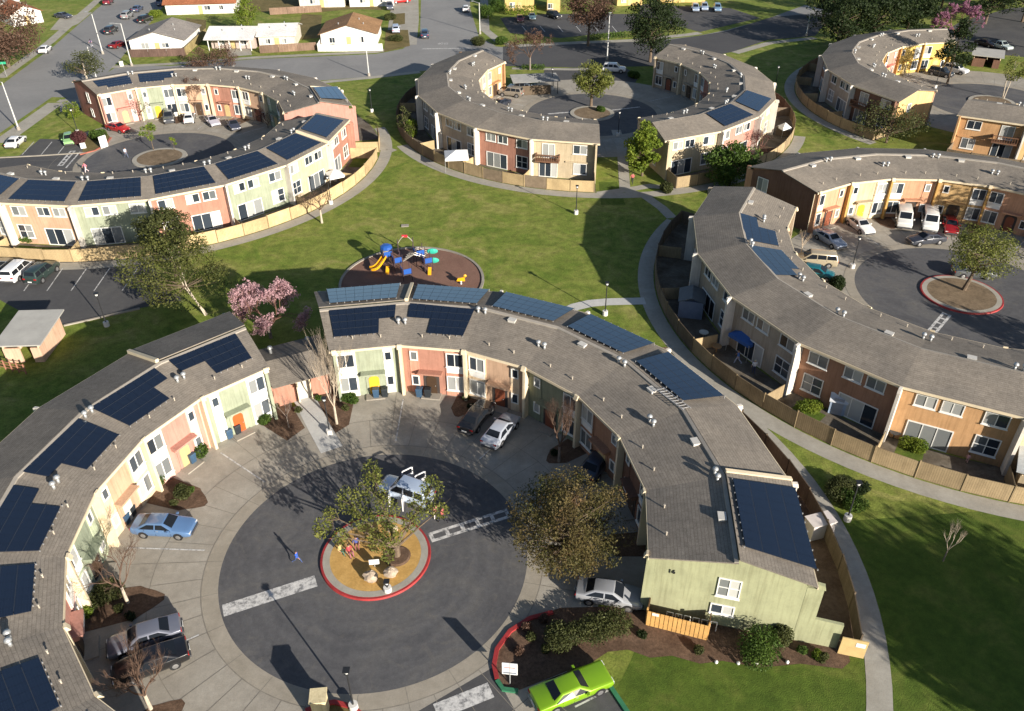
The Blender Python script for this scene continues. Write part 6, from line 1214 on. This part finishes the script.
shelter((1014, 490), (1040, 498), 4.0, 'lean-to shed with a pale corrugated roof cut by the right edge', M('corrugated_roof', (.42, .44, .44), .12, 3, .5), wallm('cream'), 2.2, 2.6, 'lean-to', 'lean_to')
def cream_pillar():
    p = G(322, 713); t = thing('entry_wall', 'cream stuccoed entry pillar and wall beside the lamp post at the bottom edge', 'entry wall', (p.x, p.y, 0)); m_ = stucco('stucco_entry', (.66, .56, .34)); v = MB(); v.box((p.x, p.y, .9), (.9, .9, 1.8), .1); v.box((p.x, p.y, 1.86), (1.05, 1.05, .12), .1); obj('pillar', v, m_, t)
    v = MB(); q = p + Vector((2.9, -3.3, 0)); v.box((q.x, q.y, 1.3), (4.6, .3, 2.6), -.5); obj('wall', v, m_, t)
cream_pillar()
def slat_carport():
    a, b = G(513, 96), G(560, 94); d = b - a; L = d.length; d.normalize(); n = Vector((-d.y, d.x, 0)); t = thing('slatted_carport', 'grey slatted carport beside the lawn patch of the top centre court', 'carport', tuple((a + b) / 2))
    for k in range(8):
        v = MB(); p = (a + b) / 2 + n * (k * .72); v.box((p.x, p.y, 2.5), (L, .45, .12), atan2(d.y, d.x)); obj('roof_slat', v, M('slat_grey', (.24, .24, .235), .15), t)
    for s in (.05, .5, .95):
        for u in (.2, 5.0): p = a + d * L * s + n * u; v = MB(); v.tube((p.x, p.y, 0), (p.x, p.y, 2.45), .07, None, 6); obj('post', v, BLACK, t)
    v = MB(); p = (a + b) / 2 + n * .1; v.box((p.x, p.y, .9), (L * .6, .1, 1.7), atan2(d.y, d.x)); obj('screen', v, FOLD, t)
slat_carport()
def shed(px, sz, rz, label, col, roofcol, name='garden_shed', cat='shed'):
    p = G(*px); t = thing(name, label, cat, (p.x, p.y, 0), rz); x, y, z = sz; v = MB(); v.box((0, 0, z / 2), (x, y, z)); obj('wall', v, M(label[:12].replace(' ', '_'), col, .15), t, local=True)
    for s in (1, -1): v = MB(); v.hexa([(-x / 2 - .12, s * (y / 2 + .15), z - .08), (x / 2 + .12, s * (y / 2 + .15), z - .08), (x / 2 + .12, 0, z + .45), (-x / 2 - .12, 0, z + .45)], [(-x / 2 - .12, s * (y / 2 + .15), z), (x / 2 + .12, s * (y / 2 + .15), z), (x / 2 + .12, 0, z + .53), (-x / 2 - .12, 0, z + .53)]); fixn(obj('roof', v, M(label[:12].replace(' ', '_') + '_r', roofcol, .12), t, local=True))
    v = MB(); v.box((0, -y / 2 - .02, .95), (.9, .04, 1.8)); obj('door', v, M('shed_door', (.3, .32, .36), .1), t, local=True)
shed((690, 312), (2.8, 2.6, 2.1), 1.35, 'blue-grey garden shed in the shaded yard corner at centre right', (.16, .20, .28), (.12, .13, .14))
shed((836, 411), (1.4, 1.2, 1.5), -.4, 'small pale blue play hut in the rust house yard', (.3, .38, .5), (.5, .52, .55), 'play_hut', 'play hut')
def canopy(px, w, h, label, m_, rz=.2):
    p = G(*px); t = thing('garden_canopy', label, 'canopy', (p.x, p.y, 0)); v = MB(); s = w / 2
    c = [(p.x + a * s * cos(rz) - b * s * sin(rz), p.y + a * s * sin(rz) + b * s * cos(rz)) for a, b in ((-1, -1), (1, -1), (1, 1), (-1, 1))]; top = (p.x, p.y, h + .7)
    for i in range(4): a, b = c[i], c[(i + 1) % 4]; v.add([(*a, h), (*b, h), top], [(0, 1, 2)]); v.add([(*a, h - .35), (*b, h - .35), (*b, h), (*a, h)], [(0, 1, 2, 3)])
    o = obj('cover', v, m_, t); o.modifiers.new('thick', 'SOLIDIFY').thickness = .03
    for q in c: v = MB(); v.tube((*q, 0), (*q, h - .02), .04, None, 6); obj('leg', v, GALV, t)
canopy((457, 168), 3.6, 2.2, 'white pop-up canopy in the yard of the tan house, top centre', M('canopy_white', (.75, .75, .73), .05), .1)
canopy((745, 352), 2.8, 2.1, 'blue pop-up canopy in the shaded yard of the taupe house', M('canopy_blue', (.03, .10, .32), .15), .6)
canopy((336, 184), 2.3, 1.6, 'flat white awning in the yard of the pink end house at upper left', M('canopy_white', (.75, .75, .73), .05), .5); canopy((783, 136), 1.6, 1.6, 'small white awning in the yard of the top centre-right terrace', M('canopy_white', (.75, .75, .73), .05), .3)
def patio_set(px, label, col):
    p = G(*px); t = thing('patio_table', label, 'table', (p.x, p.y, .02)); m_ = M('patio_' + label[:10].replace(' ', '_'), col, .15); v = MB(); v.lathe((p.x, p.y, .72), [(0, 0), (.5, 0), (.5, .05), (0, .05)], 12); obj('table_top', v, m_, t); v = MB(); v.tube((p.x, p.y, .02), (p.x, p.y, .72), .05, None, 6); obj('leg', v, m_, t)
for px, lab, col in (((703, 338), 'pale round garden table at the cluttered yard fence', (.5, .48, .42)), ((716, 352), 'brown round garden table behind the yard fence', (.3, .18, .08)), ((893, 438), 'dark garden table by the yard divider of the rust house', (.05, .05, .05)), ((884, 426), 'small dark garden table against the rust house yard fence', (.06, .06, .06)), ((530, 184), 'dark garden table behind the pale fence, top centre', (.08, .06, .05)), ((218, 160), 'dark garden table in the cream house yard', (.06, .05, .05))): patio_set(px, lab, col)
# scooter / bikes leaning at the gable patio become one railing of white posts
def patio_rack():
    c = CEN['A']; fr = Fr(P(c, 21.6, -15.9), P(c, 25.6, -15.9)); t = thing('bicycle_rack', 'white tubular rack behind the orange-tan patio fence', 'rack', fr.p(0, 0, 0))
    for k in range(6):
        v = MB(); u = -1.6 + k * .6; v.tube(fr.p(u, 0, 0), fr.p(u, .95, 0), .035, None, 6); v.tube(fr.p(u, .95, 0), fr.p(u + .42, .95, 0), .035, None, 6); v.tube(fr.p(u + .42, .95, 0), fr.p(u + .42, 0, 0), .035, None, 6); obj('hoop', v, WHITE, t)
patio_rack()
# ------------------------------------------------------------------ houses across the main road
def house(pxl, pxr, depth, h, rise, label, wallc, roofc, ridge='depth', over=.5, wins=(), porch=None, name='bungalow', shed_front=None, chimney=False):
    a, b = G(*pxl), G(*pxr); d = b - a; L = d.length; d.normalize(); n = Vector((-d.y, d.x, 0)); t = thing(name, label, 'house', tuple((a + b) / 2 + n * depth / 2)); Q = lambda s, u, z: tuple(a + d * s + n * u)[:2] + (z,)
    y0 = porch or 0
    v = MB()
    if ridge == 'depth':
        pf = [(0, 0), (0, h), (L / 2, h + rise), (L, h), (L, 0)]; m_ = 5; v.add([Q(s, y0, z) for s, z in pf] + [Q(s, depth, z) for s, z in pf], [tuple(range(m_)), tuple(range(2 * m_ - 1, m_ - 1, -1))] + [(i, m_ + i, m_ + (i + 1) % m_, (i + 1) % m_) for i in range(m_)])
    else:
        pf = [(y0, 0), (y0, h), (depth / 2, h + rise), (depth, h), (depth, 0)]; m_ = 5; v.add([Q(0, u, z) for u, z in pf] + [Q(L, u, z) for u, z in pf], [tuple(range(m_)), tuple(range(2 * m_ - 1, m_ - 1, -1))] + [(i, m_ + i, m_ + (i + 1) % m_, (i + 1) % m_) for i in range(m_)])
    fixn(obj('wall', v, wallc, t)); rf = MB()
    def slab(q):
        up = Vector((0, 0, .14)); l = (Vector(q[1]) - Vector(q[0])).length; hh = (Vector(q[3]) - Vector(q[0])).length; U = [(0, 0), (l, 0), (l, hh), (0, hh)]; z4 = [(0, 0)] * 4
        bt = [(x, y, z + .03) for x, y, z in q]; tp = [(x, y, z + .17) for x, y, z in q]; rf.add(bt + tp, [(3, 2, 1, 0), (4, 5, 6, 7), (0, 1, 5, 4), (1, 2, 6, 5), (2, 3, 7, 6), (3, 0, 4, 7)], [z4, U, z4, z4, z4, z4])
    if ridge == 'depth':
        k = rise / (L / 2); slab([Q(-over, -over, h - k * over), Q(-over, depth + over, h - k * over), Q(L / 2, depth + over, h + rise), Q(L / 2, -over, h + rise)]); slab([Q(L + over, depth + over, h - k * over), Q(L + over, -over, h - k * over), Q(L / 2, -over, h + rise), Q(L / 2, depth + over, h + rise)])
    else:
        k = rise / (depth / 2); slab([Q(-over, -over, h - k * (over + 0)), Q(L + over, -over, h - k * over), Q(L + over, depth / 2, h + rise), Q(-over, depth / 2, h + rise)]); slab([Q(L + over, depth + over, h - k * over), Q(-over, depth + over, h - k * over), Q(-over, depth / 2, h + rise), Q(L + over, depth / 2, h + rise)])
    obj('roof', rf, roofc, t)
    fr = Fr(Q(0, y0, 0), Q(L, y0, 0))
    for u, z, w, hh in wins: window(fr, u * L / 2, z, w, hh, t)
    v = MB(); fr.box(v, -.5, .5, .03, 2.1, .0, .06); obj('door', v, doorm('tan'), t)
    if porch:
        for i in range(5): p = Q(L * i / 4 * .96 + .1, .1, 0); v = MB(); v.box((p[0], p[1], (h - .1) / 2), (.14, .14, h - .1)); obj('porch_post', v, WHITE, t)
    for s, u in ((.3, .3), (.65, .6), (.75, .35)):
        zz = h + rise * (1 - abs(2 * (s if ridge == 'depth' else u) - 1)); p = Q(L * s, depth * u, 0); v = MB(); v.tube((p[0], p[1], zz), (p[0], p[1], zz + .55), .12, None, 6); obj('vent_pipe', v, GALV, t)
    if chimney: p = Q(L * .7, depth * .4, 0); v = MB(); v.box((p[0], p[1], h + rise * .8), (1, 1, 2.2)); obj('chimney', v, M('brick_chimney', (.35, .13, .08), .2, 3), t)
    return t, Q, L
WHW = stucco('stucco_house_white', (.74, .72, .68)); RG = shingle('roof_grey_brown', [(.27, .25, .235), (.31, .29, .27), (.18, .165, .155)]); RTERRA = shingle('roof_terracotta', [(.34, .125, .065), (.42, .17, .085), (.2, .08, .045)]); RW = shingle('roof_white', [(.66, .66, .66), (.72, .72, .71), (.55, .55, .55)]); RTAN = shingle('roof_tan', [(.31, .185, .095), (.38, .23, .12), (.2, .12, .07)])
house((132, 53), (186, 52), 13, 2.7, 1.7, 'white bungalow with a grey-brown gable roof behind a dark plank fence, top left', WHW, RG, wins=((-.45, .9, 1.6, 1.2), (.3, 1.1, 1.5, .9)))
house((209, 51), (253, 51), 9.5, 2.6, 1.5, 'white-roofed bungalow with a long front porch and red items, top left', M('porch_shade_wall', (.42, .34, .3), .1), RW, 'width', .6, ((-.5, .9, 1.2, 1), (.5, .9, 1.2, 1)), 2.2)  # one dull brownish colour on all walls of the porch house
house((260, 48), (296, 47), 10, 2.6, 1.4, 'white-grey roofed bungalow behind a brown plank fence, between porch house and tan-roofed house', stucco('stucco_house_ivory', (.62, .57, .48)), RW, 'width', .5, ((-.5, .9, 1, 1), (.4, .9, 1, 1)))
house((322, 47), (377, 46), 12, 2.8, 1.8, 'white bungalow with a tan gabled roof and white yard wall by the north road', WHW, RTAN, 'depth', .5, ((-.6, .9, 1.2, 1.1), (.45, .9, 1.1, 1.2)))
house((167, 15), (236, 13), 8, 2.7, 1.6, 'long low house with a terracotta roof at the top edge', WHW, RTERRA, 'width', .6, ((.2, 1, 1.5, 1), (.6, 1, 1, 1)), chimney=True)
house((14, 27), (44, 22), 9, 2.8, 1.7, 'white garage-fronted house behind the reddish tree, top left', WHW, RTERRA, 'depth', .5, ((.3, 1, 1.2, 1),))
house((-14, 20), (22, 8), 12, 2.8, 1.8, 'grey-roofed white house cut by the top left corner', WHW, RG, 'width', .5, ((.4, 1, 1.2, 1),))
house((300, 8), (345, 7), 9, 2.6, 1.5, 'low house with a tan roof and cluttered front at the top edge', stucco('stucco_house_ivory', (.62, .57, .48)), RTAN, 'width', .5, ((-.4, 1, 1.4, 1),)); house((350, 7), (394, 6), 9, 2.7, 1.5, 'white house with a red awning at the top edge left of the north road', WHW, RTAN, 'width', .5, ((-.4, 1, 1.4, 1), (.5, 1, 1.2, 1)))
YW = stucco('stucco_apartment_yellow', (.56, .40, .16))
for a, b, lab in (((505, 11), (534, 10.5), 'yellow apartment block behind a clipped hedge at the top'), ((547, 12), (560, 12), 'small yellow apartment block beside the leafless tree at the top'), ((617, 6), (642, 5), 'yellow apartment block above the car park at the top'), ((660, 3), (705, 2), 'pink-lit apartment block behind the dark evergreen at the top edge')): house(a, b, 8, 5.2, 1.2, lab, YW, RG, 'width', .4, ((-.5, 3.3, 1.2, 1.1), (.5, 3.3, 1.2, 1.1), (-.5, .9, 1.2, 1.1)), name='apartment_block')
def plank_fence(pts, h, m_, label, name='plank_fence', cat='fence'):
    q = [G(*p) for p in pts]; c = q[len(q) // 2]; t = thing(name, label, cat, (c.x, c.y, 0))
    for a, b in zip(q, q[1:]):
        d = b - a; L = d.length; d.normalize(); n = Vector((-d.y, d.x, 0)) * .05; k = max(1, round(L / 4))
        for i in range(k):
            A, Bq = a + d * (L * i / k + .03), a + d * (L * (i + 1) / k - .03); v = MB(); U = [(i * 3.3, 0), (i * 3.3 + L / k, 0), (i * 3.3 + L / k, h), (i * 3.3, h)]; o = [(0, 0)] * 4; pts8 = [(x.x, x.y, z) for z in (.03, h) for x in (A - n, Bq - n, Bq + n, A + n)]
            v.add(pts8, [(3, 2, 1, 0), (4, 5, 6, 7), (0, 1, 5, 4), (1, 2, 6, 5), (2, 3, 7, 6), (3, 0, 4, 7)], [o, U, U, o, U, o]); obj('panel', v, m_, t)
plank_fence([(131, 57.5), (186, 56)], 1.7, boards('boards_dark', (.13, .085, .07)), 'dark brown plank fence before the grey-roofed bungalow'); plank_fence([(186, 56), (207, 36)], 1.8, boards('boards_khaki', (.36, .29, .14)), 'pale khaki side fence between two bungalows, top left'); plank_fence([(260, 53.5), (317, 50)], 1.7, boards('boards_mid', (.22, .15, .11)), 'brown plank fence before the white-grey roofed bungalow')
plank_fence([(318, 51.5), (345, 51.5), (383, 50.5)], 1.5, WHW, 'white stuccoed yard wall before the tan-roofed bungalow', 'yard_wall', 'wall'); plank_fence([(270, 15), (322, 12)], 1.7, boards('boards_mid', (.22, .15, .11)), 'brown back fence behind the white-grey roofed bungalow'); plank_fence([(318, 51), (322, 44)], 1.5, WHW, 'short white side wall left of the tan-roofed bungalow', 'yard_wall', 'wall')
# ------------------------------------------------------------------ light
w = bpy.data.worlds.new('World'); SC.world = w; w.use_nodes = True; nt = w.node_tree; bg = nt.nodes['Background']; sk = nt.nodes.new('ShaderNodeTexSky'); sk.sky_type = 'NISHITA'; sk.sun_disc = False; sk.sun_elevation = SUN_EL; sk.sun_rotation = pi / 2 - SUN_AZ; sk.air_density = 1.0; sk.dust_density = 1.0; sk.ozone_density = 2.0
nt.links.new(sk.outputs[0], bg.inputs[0]); bg.inputs[1].default_value = .062
l = bpy.data.lights.new('sun', 'SUN'); l.energy = 5.0; l.angle = R(.5); l.color = (1.0, .92, .81); so = bpy.data.objects.new('sun', l); COL.objects.link(so)
so.rotation_euler = (Vector((cos(SUN_EL) * cos(SUN_AZ), cos(SUN_EL) * sin(SUN_AZ), sin(SUN_EL)))).to_track_quat('Z', 'Y').to_euler(); so.location = (40, -40, 80)
SC.view_settings.view_transform = 'Standard'; SC.view_settings.look = 'None'; SC.view_settings.exposure = 1.0; SC.view_settings.gamma = 1
